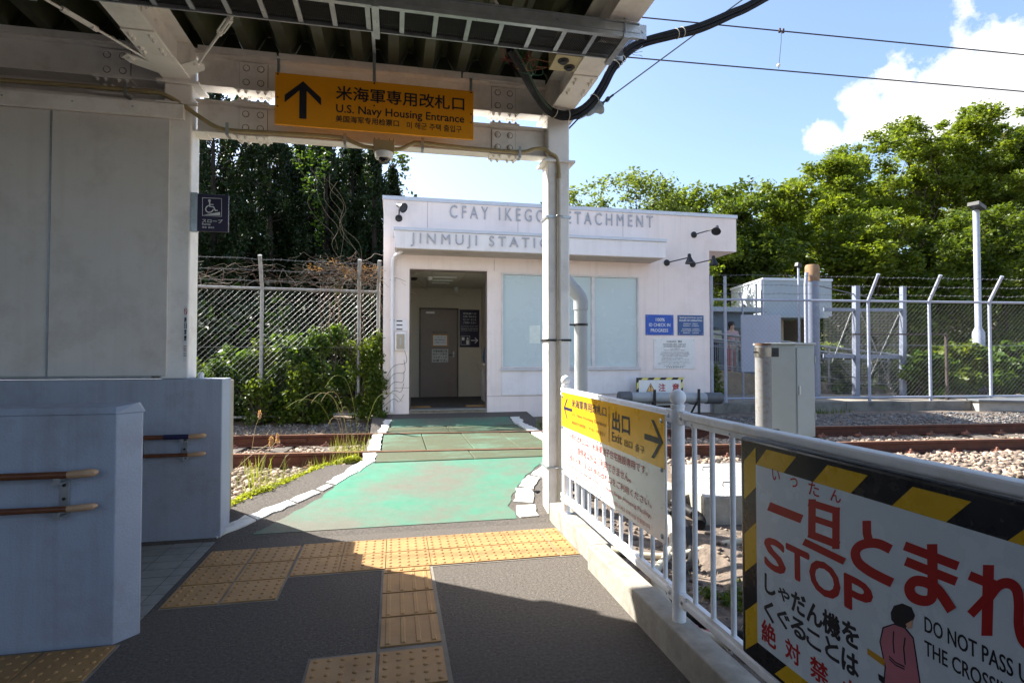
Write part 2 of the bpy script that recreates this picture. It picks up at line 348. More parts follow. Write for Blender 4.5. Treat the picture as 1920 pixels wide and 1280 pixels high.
greenr = greenmat('mossy_green_panel', (.075, .165, .105), (.075, .09, .045), .34, .52, 1.4)
gl = lambda Y: lerp(Y, [4.68, 5.29, 5.95, 6.12, 10], [-1.08, -.65, -.36, -.26, -.1]) + .012 * math.sin(Y * 37)
gr = lambda Y: lerp(Y, [4.68, 4.95, 5.2, 5.6, 6.12], [1.04, 1.0, 1.10, 1.32, 1.72]) + .012 * math.sin(Y * 29)
g1 = loft([(gl(Y), gr(Y), Y, zt(Y) + .004) for Y in np.arange(4.70, 6.1, .06)], greenp, 'green_paint', cross, th=.003)
g2 = loft([(-.05, 1.92, Y, zt(Y) + .004) for Y in (8.98, 9.2, 9.54)], greenp, 'green_paint', cross, th=.003)
# rubber crossing panels between and beside the rails
RN = lambda x: 6.74 - .088 * x; RF = lambda x: 8.26 - .088 * x
def panel(x0, x1, fa, fb, m=greenr):
    g = .006; zz = .281 + random.uniform(-.002, .003)
    p = [(x0 + g, fa(x0 + g), zz - .05), (x1 - g, fa(x1 - g), zz - .05), (x1 - g, fb(x1 - g), zz - .05), (x0 + g, fb(x0 + g), zz - .05)]
    return B().prism(p, (0, 0, .05)).build('crossing_panel', m, cross, bev=.004, seg=1)
xs4 = [-.15, .38, .94, 1.5, 1.93]
for i in range(4): panel(xs4[i], xs4[i + 1], lambda x: RN(x) + .075, lambda x: RF(x) - .075)
for a, c in ((-.2, .86), (.86, 1.87)): panel(a, c, lambda x: 6.115, lambda x: RN(x) - .05)
for a, c in ((-.1, .80), (.80, 1.95)): panel(a, c, lambda x: RF(x) + .05, lambda x: 8.97)
whitel = mat('white_edge_paint', (.66, .65, .60), .8, var=.06, bump=.3, dirt=(.28, .26, .22), dirt_amt=.7, dirt_scale=11)
def edge_line(pts, w, side, name='white_edge_line', gap=.0):
    b = B(); n = len(pts) - 1
    for i in range(n):
        (x0, y0), (x1, y1) = pts[i], pts[i + 1]; d = Vector((x1 - x0, y1 - y0, 0)); u = d.normalized(); s = Vector((-u.y, u.x, 0)) * side * w
        a = Vector((x0, y0, 0)) + u * gap; c = Vector((x1, y1, 0)) - u * gap; top = []; k = max(2, int(d.length / .07))
        rim = [a.lerp(c, t / k) + s * random.uniform(-.13, .10) for t in range(k + 1)] + [c.lerp(a, t / k) + s * random.uniform(.82, 1.16) for t in range(k + 1)]
        rim = [Vector((p.x, p.y, max(zt(p.y), .0) + .0105)) for p in rim]; b.prism(rim, (0, 0, -.03)); 
        o = b.build(name, whitel, cross); b = B()
edge_line([(-1.33, 4.69), (-1.10, 4.93)], .13, 1); edge_line([(-1.09, 4.94), (-.84, 5.2)], .12, 1); edge_line([(-.83, 5.21), (-.66, 5.42)], .10, 1, gap=.01)
edge_line([(-.65, 5.43), (-.56, 5.55)], .07, 1, gap=.01); edge_line([(-.55, 5.56), (-.36, 5.86)], .11, 1, gap=.01); edge_line([(-.35, 5.87), (-.22, 6.1)], .13, 1)
edge_line([(-.2, 6.12), (-.2, 6.68)], .13, 1); edge_line([(-.17, 6.84), (-.17, 8.2)], .13, 1); edge_line([(-.12, 8.35), (-.10, 8.95)], .12, 1); edge_line([(-.09, 8.97), (-.05, 9.5)], .11, 1)
edge_line([(1.06, 4.70), (1.05, 4.93)], .17, -1, gap=.01); edge_line([(1.07, 5.0), (1.15, 5.3)], .15, -1, gap=.01); edge_line([(1.17, 5.33), (1.34, 5.58)], .15, -1, gap=.01); edge_line([(1.36, 5.6), (1.74, 6.08)], .14, -1)
edge_line([(1.89, 6.12), (1.90, 6.5)], .14, -1); edge_line([(1.95, 6.66), (1.95, 8.0)], .15, -1); edge_line([(1.97, 8.16), (1.97, 8.95)], .15, -1); edge_line([(1.94, 8.98), (1.94, 9.5)], .16, -1)

# tactile tiles: raised domes or bars, mortar gap round each
def dome_bm(b, x, y, r=.0125, h=.006, z=0):
    vs = []; n = 10
    for (rr, hh) in ((1, 0), (.8, .65), (.4, 1)):
        for j in range(n): a = 2 * math.pi * j / n; vs.append((x + r * rr * math.cos(a), y + r * rr * math.sin(a), z + h * hh))
    b.add(vs, [(i * n + j, i * n + (j + 1) % n, (i + 1) * n + (j + 1) % n, (i + 1) * n + j) for i in range(2) for j in range(n)] + [tuple(2 * n + j for j in range(n))])
def tile_mesh(kind, w=.3, d=.3):
    b = B(); g = .0035; b.box((g, g, -.01), (w - g, d - g, .006))
    if kind == 'dome':
        nxx = max(1, round(w / .06)); nyy = max(1, round(d / .06))
        for i in range(nxx):
            for j in range(nyy): dome_bm(b, w * (i + .5) / nxx, d * (j + .5) / nyy, z=.006)
    else:
        for i in range(4):
            x = w * (i + .5) / 4; b.add([(x - .013, .014, .006), (x + .013, .014, .006), (x + .013, d - .014, .006), (x - .013, d - .014, .006),
                (x - .008, .019, .0115), (x + .008, .019, .0115), (x + .008, d - .019, .0115), (x - .008, d - .019, .0115)], [(4, 5, 6, 7), (0, 1, 5, 4), (1, 2, 6, 5), (2, 3, 7, 6), (3, 0, 4, 7)])
    me = D.meshes.new('tactile_tile'); me.from_pydata(b.v, [], b.f); me.materials.append(tactm); me.update(); return me
dome = tile_mesh('dome'); barm = tile_mesh('bar'); barh = tile_mesh('bar', .3, .07)
mort = mat('tile_mortar', (.20, .18, .15), .9, var=.2)
def tact(me, x, y, name='tactile_tile'): return inst(name, me, path, (x, y, .004 + random.uniform(-.0008, .0008)))
B().box((-1.275, 3.465, -.01), (-.655, 4.40, .003)).box((-.654, 3.80, -.01), (1.30, 4.425, .0032)).box((-.075, 2.135, -.01), (.255, 3.799, .0029)).box((-.385, 2.135, -.01), (-.076, 2.775, .0031)).box((-2.3, 2.45, -.01), (-1.30, 3.10, .003)).build('mortar_bed', mort, path)
for i in range(2):
    for j in range(3): tact(dome, -1.27 + .308 * i, 3.475 + .31 * j)
for i in range(6):
    for j in range(2): tact(dome, -.65 + .2985 * i, 3.812 + .306 * j)
thin = tile_mesh('dome', .14, .3)
for j in range(2): tact(thin, 1.148, 3.812 + .306 * j)
for j in range(3): tact(barm, -.065, 2.80 + .312 * j)
tact(barh, -.065, 3.735)
for y in (2.455, 2.145):
    tact(dome, -.065, y); tact(dome, -.375, y)
for i in range(3):
    for j in range(2): tact(dome, -1.61 - .307 * i, 2.475 + .307 * j)
# grey floor tiles at the foot of the ramp
B().box((-5, 3.26, -.01), (-1.305, 4.68, .003)).build('tile_grout', groutm, path)
tm = {}
def ftile(x, y, w, d):
    k = (round(w, 2), round(d, 2))
    if k not in tm: me = D.meshes.new('floor_tile'); bb = B().box((.003, .003, -.004), (w - .003, d - .003, .0045)); me.from_pydata(bb.v, [], bb.f); me.materials.append(tilem); tm[k] = me
    inst('floor_tile', tm[k], path, (x, y, .001 + random.uniform(-.0005, .0007)))
for j in range(10):
    y = 3.26 + j * .142; ftile(-1.40, y, .09, .142)
    for i in range(9): ftile(-1.60 - .2 * i, y, .2, .142)
# kerb of two stones
kerb = thing('concrete_kerb', (1.36, 3.2, 0), 'pale concrete kerb edging the walkway under the white railing', 'kerb')
def kerbstone(x0, x1, y0, y1, z1, sk=0):
    B().add([(x0, y0, -.1), (x1, y0, -.1), (x1 + sk, y1, -.1), (x0 + sk, y1, -.1), (x0, y0, z1), (x1, y0, z1), (x1 + sk, y1, z1), (x0 + sk, y1, z1)],
            [(0, 3, 2, 1), (4, 5, 6, 7), (0, 1, 5, 4), (1, 2, 6, 5), (2, 3, 7, 6), (3, 0, 4, 7)]).build('kerb_stone', conc, kerb, bev=.008)
kerbstone(1.30, 1.43, 3.58, 4.66, .15); kerbstone(1.255, 1.385, .95, 3.565, .155); kerbstone(1.25, 1.38, -1.8, .94, .155)

# ---------------- railway track ----------------
u = Vector((1, -.088, 0)).normalized(); vperp = Vector((.088, 1, 0)).normalized()
track = thing('railway_track', (0, 7.5, .1), 'rusty single railway track crossing in front of the station building', 'railway track')
prof = [(-.032, 0), (-.034, -.03), (-.009, -.042), (-.009, -.12), (-.062, -.138), (-.062, -.15), (.062, -.15), (.062, -.138), (.009, -.12), (.009, -.042), (.034, -.03), (.032, 0)]
for fn in (RN, RF):
    x0, x1 = -26, 60; a = Vector((x0, fn(x0), .287)); L = (Vector((x1, fn(x1), .287)) - a)
    o = B().prism([a + vperp * p + Vector((0, 0, q)) for p, q in prof], L).build('rail', rust, track)
    B().prism([a + vperp * -.026 + Vector((0, 0, .0002)), a + vperp * .026 + Vector((0, 0, .0002)), a + vperp * .024 + Vector((0, 0, .0022)), a + vperp * -.024 + Vector((0, 0, .0022))], L).build('rail_head', railtop, o)
slm = mat('old_sleeper_wood', (.10, .085, .07), .9, var=.35, scale=20, bump=.6, bscale=40)
def memesh(b, m, n): me = D.meshes.new(n); me.from_pydata(b.v, [], b.f); me.materials.append(m); me.update(); return me
slme = memesh(B().box((-.11, -1.15, -.1), (.11, 1.15, 0)), slm, 'sleeper')
clme = memesh(B().box((-.07, -.05, 0), (.07, .03, .012)).box((-.035, -.035, .012), (.035, .05, .03)).lathe((0, -.01, .012), [(.014, 0), (.014, .045), (.006, .05)], n=6), mat('rusty_clip', (.20, .09, .06), .7, var=.3), 'rail_clip')
ang = math.atan2(u.y, u.x); x = -3.4
while x < 14:
    c = Vector((x, (RN(x) + RF(x)) / 2, .137)) ; inst('sleeper', slme, track, c, (0, 0, ang))
    if not -.5 < x < 2.3:
        for fn, sg in ((RN, -1), (RF, -1)):
            p = Vector((x, fn(x), .140)) - vperp * .10; inst('rail_clip', clme, track, p, (0, 0, ang))
    x += .62
for xx in (-1.7,): B().prism([Vector((xx, RF(xx), .287)) + vperp * -.013 + Vector((0, 0, q)) for q in (-.05, -.10)] + [Vector((xx, RF(xx), .287)) + vperp * -.03 + Vector((0, 0, q)) for q in (-.10, -.05)], u * .5).build('fish_plate', rust, track)

# ballast stones
def stones(name, spots, m, smin, smax, parent=None):
    ico = [( .0,.0,1),(.89,0,.45),(.28,.85,.45),(-.72,.53,.45),(-.72,-.53,.45),(.28,-.85,.45),(.72,.53,-.45),(-.28,.85,-.45),(-.89,0,-.45),(-.28,-.85,-.45),(.72,-.53,-.45),(0,0,-1)]
    fc = [(0,1,2),(0,2,3),(0,3,4),(0,4,5),(0,5,1),(1,6,2),(2,7,3),(3,8,4),(4,9,5),(5,10,1),(6,7,2),(7,8,3),(8,9,4),(9,10,5),(10,6,1),(6,11,7),(7,11,8),(8,11,9),(9,11,10),(10,11,6)]
    ico = np.array(ico); fc = np.array(fc, dtype=np.int32); n = len(spots); S = np.array(spots)
    sc = (smin + (smax - smin) * RNG.random(n) ** 1.6)[:, None] * (.6 + .6 * RNG.random((n, 3))); sc[:, 2] *= .65
    V = ico[None] * (1 + RNG.normal(scale=.16, size=(n, 12, 1))) * sc[:, None, :]
    a = RNG.random(n) * 6.28; t = RNG.normal(scale=.35, size=n); ca, sa = np.cos(a)[:, None], np.sin(a)[:, None]
    z = V[:, :, 2] * np.cos(t)[:, None] + V[:, :, 0] * np.sin(t)[:, None]; x = V[:, :, 0] * np.cos(t)[:, None] - V[:, :, 2] * np.sin(t)[:, None]
    V = np.stack([x * ca - V[:, :, 1] * sa, x * sa + V[:, :, 1] * ca, z], -1) + S[:, None, :]
    Fi = (fc[None] + (np.arange(n) * 12)[:, None, None]).astype(np.int32).ravel(); me = D.meshes.new(name)
    me.vertices.add(n * 12); me.vertices.foreach_set('co', V.ravel()); me.loops.add(len(Fi)); me.loops.foreach_set('vertex_index', Fi); k = len(Fi) // 3
    me.polygons.add(k); me.polygons.foreach_set('loop_start', np.arange(0, 3 * k, 3, dtype=np.int32)); me.polygons.foreach_set('loop_total', np.full(k, 3, dtype=np.int32))
    me.update(); me.materials.append(m); o = D.objects.new(name, me); COL.objects.link(o); setp(o, parent); return stuff(o)
bal = mat('brown_ballast_stone', (.27, .205, .155), .9, var=.2, scale=30, island=.55, bump=.2)
balg = mat('grey_ballast_stone', (.155, .15, .145), .9, var=.2, scale=30, island=.5, bump=.2)
def scatter(n, xa, xb, ya, yb, tilt=True, skip=None, dz=.012):
    out = []
    while len(out) < n:
        x = random.uniform(xa, xb); y = random.uniform(ya, yb) - (.088 * x if tilt else 0)
        if -.45 < x < 2.4 and y > 5.0 and y < 9.7 and (x > lf(y) - .02 and x < rf(y) + .02): continue
        if skip and skip(x, y): continue
        out.append((x, y, gz(x, y) + dz * random.random()))
    return out
pitskip = lambda x, y: 2.5 < x < 4.1 and 4.3 < y < 6
stones('ballast', scatter(5200, -4.5, 10, 6.82, 8.16) + scatter(6500, -4.5, 11, 5.4, 6.68, skip=lambda x, y: pitskip(x, y) or x < -1.2 and y < 5.2), bal, .016, .05)
stones('ballast', scatter(2600, 10, 26, 5.4, 8.16), bal, .025, .06)
stones('grey_gravel', scatter(9000, -4.5, 14, 8.36, 9.9, skip=lambda x, y: y > 9.95), balg, .012, .035)
stones('loose_stones', [p for p in scatter(4200, 1.5, 6.5, .8, 5.6, False, skip=pitskip)], mat('brown_soil_stone', (.17, .13, .10), .95, var=.2, scale=30, island=.6), .008, .032)
stones('loose_stones', scatter(1500, -3.6, -.6, 5.0, 6.5, False, skip=lambda x, y: x > lf(y) - .03), bal, .015, .045)
# ---------------- ramp walls and handrails ----------------
def wallthing(label, bx, cap):
    t = thing('ramp_wall', (bx[0][0] * .5 + bx[1][0] * .5, bx[0][1], 0), label, 'wall')
    B().box(*bx).build('wall', stucco, t, bev=.012, seg=2); B().box(*cap).build('coping', conc if cap[1][2] < 1.2 else stucco, t, bev=.006); return t
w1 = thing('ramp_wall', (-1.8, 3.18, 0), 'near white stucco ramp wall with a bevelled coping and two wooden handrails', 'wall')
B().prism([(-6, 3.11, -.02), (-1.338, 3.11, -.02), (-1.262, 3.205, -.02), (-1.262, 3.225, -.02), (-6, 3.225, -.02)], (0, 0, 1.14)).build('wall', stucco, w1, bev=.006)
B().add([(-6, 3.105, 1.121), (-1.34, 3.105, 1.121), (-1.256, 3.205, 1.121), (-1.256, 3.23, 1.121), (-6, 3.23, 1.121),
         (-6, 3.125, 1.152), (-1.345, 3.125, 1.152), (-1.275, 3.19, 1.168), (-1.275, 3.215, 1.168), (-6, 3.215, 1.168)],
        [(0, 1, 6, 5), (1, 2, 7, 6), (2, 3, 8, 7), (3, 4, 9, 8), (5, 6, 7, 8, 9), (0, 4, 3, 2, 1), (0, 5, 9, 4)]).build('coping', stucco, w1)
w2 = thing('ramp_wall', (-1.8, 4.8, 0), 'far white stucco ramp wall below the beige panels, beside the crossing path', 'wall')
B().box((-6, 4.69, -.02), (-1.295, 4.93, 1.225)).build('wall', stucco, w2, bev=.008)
B().lathe((-1.475, 4.78, 1.226), [(.022, 0), (.022, .035), (.012, .05)], n=10).build('cap_nub', steelw, w2)
def handrail(y, xs0, xe, zs, label, blue=None, br=()):
    t = thing('handrail', (xe, y, zs[0]), label, 'handrail'); k = .028
    for z, r in zip(zs, (.017, .0145)):
        B().tube([(xs0, y - .075, z), (xe - .11, y - .075, z)], r, 14).build('rail_bar', woodr, t, True)
        B().tube([(xe - .11, y - .075, z), (xe - .07, y - .075, z + .002), (xe - .035, y - .072, z + .004), (xe - .012, y - .062, z + .004), (xe - .002, y - .045, z + .004)], [r * 1.06, r * 1.12, r * 1.14, r * 1.1, r * .6], 14).build('rail_end', woodl, t, True)
    for bx in br:
        zt_, zb = zs; o = B().box((bx - .02, y - .014, zb - .045), (bx + .02, y - .002, zt_ - .02)).build('bracket', galv, t, bev=.002)
        for z in zs: B().box((bx - .02, y - .085, z - .045), (bx + .02, y - .0145, z - .036)).box((bx - .012, y - .085, z - .036), (bx + .012, y - .065, z - .014)).build('support_arm', galv, o)
        for z in (zb + .035, zb + .10): B().lathe((bx, y - .0145, z), [(.008, 0), (.008, .004), (.003, .006)], (0, -1, 0), 8).build('screw', darkm, o)
    if blue: B().tube([(blue[0], y - .075, zs[0]), (blue[1], y - .075, zs[0])], .0185, 14).build('braille_band', navy, t, True)
    return t
handrail(3.11, -6, -1.395, (.845, .685), 'pair of brown wooden handrails with pale curved ends on the near ramp wall', (-1.95, -1.79), (-1.55, -1.95))
handrail(4.69, -6, -1.395, (.80, .665), 'pair of brown wooden handrails with a dark blue band on the far ramp wall', (-1.67, -1.50), (-1.55, -1.84))
# panelled upper wall
pw = thing('panel_wall', (-3, 4.85, 1.22), 'beige panelled wall standing on the far ramp wall under the canopy beam', 'wall')
xs5 = [-1.700, -2.50, -3.5, -4.4, -6]
for i in range(4): B().box((xs5[i + 1] + .006, 4.735, 1.25), (xs5[i] - .006, 4.748, 3.222)).build('wall_panel', panelm, pw, bev=.002)
for xx in xs5[1:4]: B().box((xx - .0055, 4.731, 1.25), (xx + .0055, 4.745, 3.222)).build('joint_strip', galv, pw)
B().box((-6, 4.705, 3.225), (-1.60, 4.7485, 3.335)).build('head_trim', steel, pw, bev=.003)
B().box((-6, 4.715, 1.229), (-1.80, 4.7485, 1.249)).build('sill_strip', galv, pw)
for xx in (-1.95, -2.35, -2.8): B().lathe((xx, 4.7045, 3.29), [(.007, 0), (.007, .003), (.003, .005)], (0, -1, 0), 8).build('rivet', galv, pw)
B().box((-6, 4.79, 1.226), (-1.757, 4.80, 3.24)).build('backing_sheet', panelm, pw)
# post box/intercom pillar at the wall end
mp = thing('equipment_pillar', (-1.33, 5.12, 0), 'slim beige metal equipment pillar with round locks at the end of the far ramp wall', 'pillar')
beige = mat('beige_metal_box', (.40, .35, .27), .45, var=.05, dirt=(.2, .16, .1), dirt_amt=.3)
B().box((-1.56, 4.965, .42), (-1.345, 5.20, 1.20)).build('cabinet', beige, mp, bev=.006); B().box((-1.55, 4.98, .06), (-1.352, 5.185, .418)).build('base', mat('tan_base', (.24, .20, .14), .5), mp, bev=.004)
for z in (1.08, 1.03): B().lathe((-1.36, 4.9645, z), [(.012, 0), (.012, .006), (.007, .008)], (0, -1, 0), 12).build('lock', galv, mp)
for z in (1.10, 1.055): B().lathe((-1.3445, 5.06, z), [(.013, 0), (.013, .006), (.007, .008)], (1, 0, 0), 12).build('lock', galv, mp)
B().box((-1.3449, 4.975, .45), (-1.342, 4.985, 1.17)).build('door_seam', darkm, mp)
B().lathe((-1.43, 5.0, -.02), [(.03, 0), (.03, .08)], n=10).box((-1.5, 4.99, -.02), (-1.46, 5.12, .06)).build('foot', darkm, mp)

# ---------------- station canopy ----------------
cp = thing('station_canopy', (-.1, 4.85, 0), 'open steel canopy with white beams and columns under a dark corrugated roof', 'canopy')
def ibeamX(x0, x1, y, z0, z1, name='beam', fl=.13, th=.012):
    b = B().box((x0, y - fl / 2, z0), (x1, y + fl / 2, z0 + th)).box((x0, y - fl / 2, z1 - th), (x1, y + fl / 2, z1)).box((x0, y - .005, z0 + th + .0004), (x1, y + .005, z1 - th - .0004)); return b.build(name, steel, cp, bev=.002, seg=1)
def ibeamY(x, y0, y1, z0, z1, name='rafter', fl=.2, th=.014):
    return B().box((x - fl / 2, y0, z0), (x + fl / 2, y1, z0 + th)).box((x - fl / 2, y0, z1 - th), (x + fl / 2, y1, z1)).box((x - .005, y0, z0 + th + .0004), (x + .005, y1, z1 - th - .0004)).build(name, steel, cp, bev=.002, seg=1)
for z0, z1 in ((3.165, 3.425), (3.535, 3.80)):
    ibeamX(-1.545, 1.315, 4.85, z0, z1); ibeamX(-6.5, -1.757, 4.85, z0, z1)
for x0, x1 in ((-1.53, -.95), (-.93, .55), (.57, 1.3), (-6.5, -2.12)): B().box((x0, 4.78, 3.802), (x1, 4.83, 3.85)).build('packer', steel, cp)
def column(xc, z1, nm='column', w=.2):
    b = B(); t = .012; y0, y1 = 4.76, 4.94
    b.box((xc - w / 2, y0, .0), (xc + w / 2, y0 + t, z1)).box((xc - w / 2, y1 - t, .0), (xc + w / 2, y1, z1)).box((xc - .006, y0 + t + .0004, 0), (xc + .006, y1 - t - .0004, z1))
    return b
colR = B().box((1.315, 4.75, -.1), (1.515, 4.94, 3.51)).build('column', steel, cp, bev=.012)
B().box((1.27, 4.72, 3.11), (1.56, 4.97, 3.13)).build('stiffener_plate', steel, cp); B().box((1.27, 4.72, 3.5105), (1.56, 4.97, 3.53)).build('stiffener_plate', steel, cp)
B().box((-1.755, 4.75, 1.226), (-1.555, 4.94, 3.51)).build('column', steel, cp, bev=.012)
for aa, bb in (((-1.80, 4.72, 3.3455), (-1.51, 4.748, 3.36)), ((-1.80, 4.72, 3.5105), (-1.50, 4.97, 3.53)), ((-1.553, 4.76, 3.155), (-1.46, 4.94, 3.163))): B().box(aa, bb).build('stiffener_plate', steel, cp)
for x in (1.415, -1.655, -5.0): ibeamY(x, -2.5, 4.70, 3.535, 3.83)
for x in (1.415, -1.655): B().box((x - .1, 4.702, 3.532), (x + .1, 4.95, 3.83)).build('column_head', steel, cp, bev=.004)
bolt = lambda b, p, ax, r=.013, h=.014: b.lathe(p, [(r * 1.45, 0), (r * 1.45, .003), (r, .0035), (r, h), (r * .55, h + .001), (r * .55, h + .009)], ax, 6)
seam_shade = mat('painted_seam_shade', (.16, .13, .10), .9, var=.3)  # dark brown painted as contact shade round splice plates and bolts
def splice(xc, z0, z1):
    w = .21
    B().box((xc - w / 2 - .004, 4.843, z0 + .026), (xc + w / 2 + .004, 4.8449, z1 - .026)).build('seam_shade', seam_shade, cp)
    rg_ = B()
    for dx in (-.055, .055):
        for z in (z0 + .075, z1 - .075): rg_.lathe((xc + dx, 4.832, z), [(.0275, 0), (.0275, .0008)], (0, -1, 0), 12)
    stuff(rg_.build('bolt_shade_ring', seam_shade, cp))
    pl = B().box((xc - w / 2, 4.832, z0 + .03), (xc + w / 2, 4.8445, z1 - .03)).build('splice_plate', steel, cp); b = B()
    for dx in (-.055, .055):
        for z in (z0 + .075, z1 - .075): bolt(b, (xc + dx, 4.831, z), (0, -1, 0), .016, .016)
    stuff(b.build('bolt', steel, pl))
    for z, s in ((z0, -1), (z1, 1)):
        zz = z - .011 if s < 0 else z + .001
        pl = B().box((xc - w * .62, 4.775, zz), (xc + w * .62, 4.925, zz + .010)).build('splice_plate', steel, cp); b = B()
        for dx in (-.10, -.045, .045, .10):
            for y in (4.795, 4.905): bolt(b, (xc + dx, y, zz - .0006 if s < 0 else zz + .0106), (0, 0, s), .0135, .014)
        stuff(b.build('bolt', steel, pl))
        pi = B().box((xc - w * .62, 4.785, z + (.0125 if s < 0 else -.0215)), (xc + w * .62, 4.835, z + (.0215 if s < 0 else -.0125))).build('splice_plate', steel, cp)
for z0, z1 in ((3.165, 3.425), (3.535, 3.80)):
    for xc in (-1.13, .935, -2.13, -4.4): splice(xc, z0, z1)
def rsplice(x, yc):
    pl = B().box((x - .1, yc - .16, 3.524), (x + .1, yc + .16, 3.534)).build('splice_plate', steel, cp); b = B()
    for dx in (-.062, .062):
        for dy in (-.11, -.06, .06, .11): bolt(b, (x + dx, yc + dy, 3.5238), (0, 0, -1), .0135, .014)
    stuff(b.build('bolt', steel, pl))
    pl = B().box((x + .006, yc - .13, 3.60), (x + .013, yc + .13, 3.77)).box((x - .013, yc - .13, 3.60), (x - .006, yc + .13, 3.77)).build('splice_plate', steel, cp); b = B()
    for dy in (-.08, .08):
        for z in (3.64, 3.73): bolt(b, (x + .0135, yc + dy, z), (1, 0, 0)); bolt(b, (x - .0135, yc + dy, z), (-1, 0, 0))
    stuff(b.build('bolt', steel, pl))
rsplice(1.415, 4.18); rsplice(-1.655, 4.20)
# folded roof sheets: each sheet one corrugation
pitch = .285; zb = 3.86; sheet = None
for i in range(-24, 7):
    x0 = -.02 + i * pitch
    if x0 + pitch > 1.72: break
    pts = [(0, 0), (.04, 0), (.12, .15), (.165, .15), (.245, 0), (.285, 0)]
    if sheet is None:
        b = B(); vs = [(p, -2.5, q) for p, q in pts] + [(p, 4.98, q) for p, q in pts] + [(p, -2.5, q + .004) for p, q in pts] + [(p, 4.98, q + .004) for p, q in pts]
        k = 6; fs = []
        for j in range(5): fs += [(j, j + 1, k + j + 1, k + j), (2 * k + j, 3 * k + j, 3 * k + j + 1, 2 * k + j + 1), (j, 2 * k + j, 2 * k + j + 1, j + 1), (k + j, k + j + 1, 3 * k + j + 1, 3 * k + j)]
        b.add(vs, fs); b.add([(.05, 4.86, .002), (.235, 4.86, .002), (.165, 4.86, .146), (.12, 4.86, .146)], [(0, 1, 2, 3)]); sheet = memesh(b, roofm, 'roof_sheet')
    inst('roof_sheet', sheet, cp, (x0, 0, zb))
B().box((-7, 4.985, 3.84), (1.72, 5.0, 4.04)).box((1.721, -2.5, 3.84), (1.735, 5.0, 4.04)).build('roof_fascia', steel, cp)
for y in (.6, 2.6): B().box((-6.5, y - .05, 3.835), (1.7, y + .05, 3.857)).build('purlin', steel, cp)
# brace rods
def rod(a, b_, turn=None):
    a, b_ = Vector(a), Vector(b_); o = B().tube([a, b_], .0095, 8).build('brace_rod', steel, cp, True)
    if turn is not None:
        d = (b_ - a).normalized(); c = a + d * turn; s = Vector((0, 0, 1)).cross(d).normalized() * .02; m = B()
        m.tube([c - d * .09 + s, c + d * .09 + s], .006, 6).tube([c - d * .09 - s, c + d * .09 - s], .006, 6).tube([c - d * .115, c - d * .08], .019, 8).tube([c + d * .08, c + d * .115], .019, 8); m.build('turnbuckle', steel, o)
    return o
rod((-1.75, 4.50, 3.55), (-2.9, 2.2, 3.57), .52); rod((-1.42, 4.46, 3.55), (-.35, 2.7, 3.57), .62); rod((.66, 3.48, 3.6), (-.6, 1.3, 3.6), None)
for x, s in ((-1.655, 1), (-1.655, -1)): B().prism([(x + .102 * s, 4.68, 3.545), (x + .102 * s, 4.5, 3.545), (x + .22 * s, 4.42, 3.545), (x + .27 * s, 4.47, 3.545), (x + .25 * s, 4.55, 3.545)], (0, 0, .01)).lathe((x + .215 * s, 4.48, 3.545), [(.022, 0), (.022, -.012), (.012, -.014)], n=8).build('gusset_plate', steel, cp)

B().box((-6.5, 4.93, 3.13), (-1.757, 4.945, 3.83)).build('closing_panel', panelm, cp)
# conduit with its clips and camera
cd = thing('cable_conduit', (1.38, 4.7, 0), 'beige cable conduit running along the lower beam and down the right column', 'conduit')
def spl(pts, n=6):
    pts = [Vector(p) for p in pts]; out = []
    for i in range(len(pts) - 1):
        p0 = pts[max(i - 1, 0)]; p1 = pts[i]; p2 = pts[i + 1]; p3 = pts[min(i + 2, len(pts) - 1)]
        for k in range(n):
            t = k / n; out.append(.5 * ((2 * p1) + (p2 - p0) * t + (2 * p0 - 5 * p1 + 4 * p2 - p3) * t * t + (3 * p1 - p0 - 3 * p2 + p3) * t ** 3))
    return out + [pts[-1]]
cy = 4.735
def on(px): return [AY(x, y, cy) for x, y in px]
B().tube([(-6, cy, 3.42)] + spl(on([(0, 150), (150, 161), (275, 172)])), .0165, 10).build('conduit_run', conduitm, cd, True)
B().tube(spl(on([(275, 172), (300, 175), (335, 192), (375, 220), (410, 240), (450, 246), (560, 252), (640, 258), (660, 266), (680, 274), (702, 278)])), .0165, 10).build('conduit_run', conduitm, cd, True)
B().tube(spl(on([(738, 281), (755, 278), (772, 270), (790, 268), (880, 278), (975, 285), (1000, 280), (1020, 279)]) + [(1.33, 4.728, 3.18), (1.385, 4.728, 3.15), (1.41, 4.728, 3.06), (1.41, 4.728, 2.98)]), .0165, 10).build('conduit_run', conduitm, cd, True)
B().tube([(1.41, 4.728, 2.99), (1.41, 4.728, .0)], .019, 10).build('conduit_run', mat('cream_conduit', (.50, .46, .38), .45), cd, True)
for px, py_ in ((275, 172), (735, 281), (1046, 322)): p = AY(px, py_, cy); B().tube([p - Vector((.018, 0, -.001)), p + Vector((.018, 0, -.001))] if px != 1046 else [(1.41, 4.728, 2.96), (1.41, 4.728, 3.01)], .021, 10).build('coupling', conduitm, cd, True)
for px, py_ in ((427, 243), (237, 168), (647, 262), (792, 270), (974, 286)):
    p = AY(px, py_, cy); B().box((p.x - .011, cy - .024, p.z - .045), (p.x + .011, cy - .019, p.z + .045)).box((p.x - .011, cy - .018, p.z - .05), (p.x + .011, 4.80, p.z - .042)).build('clip', galv, cd)
for z, m in ((2.62, steelw), (1.53, darkm), (.42, galv)):
    B().box((1.309, 4.744, z), (1.521, 4.7485, z + .018)).box((1.3, 4.744, z), (1.3085, 4.95, z + .018)).box((1.5215, 4.744, z), (1.528, 4.95, z + .018)).tube([(1.37, 4.732, z + .009), (1.385, 4.705, z + .009), (1.41, 4.70, z + .009), (1.435, 4.705, z + .009), (1.45, 4.732, z + .009)], .004, 6).build('steel_band', m if m is darkm else galv, cd)
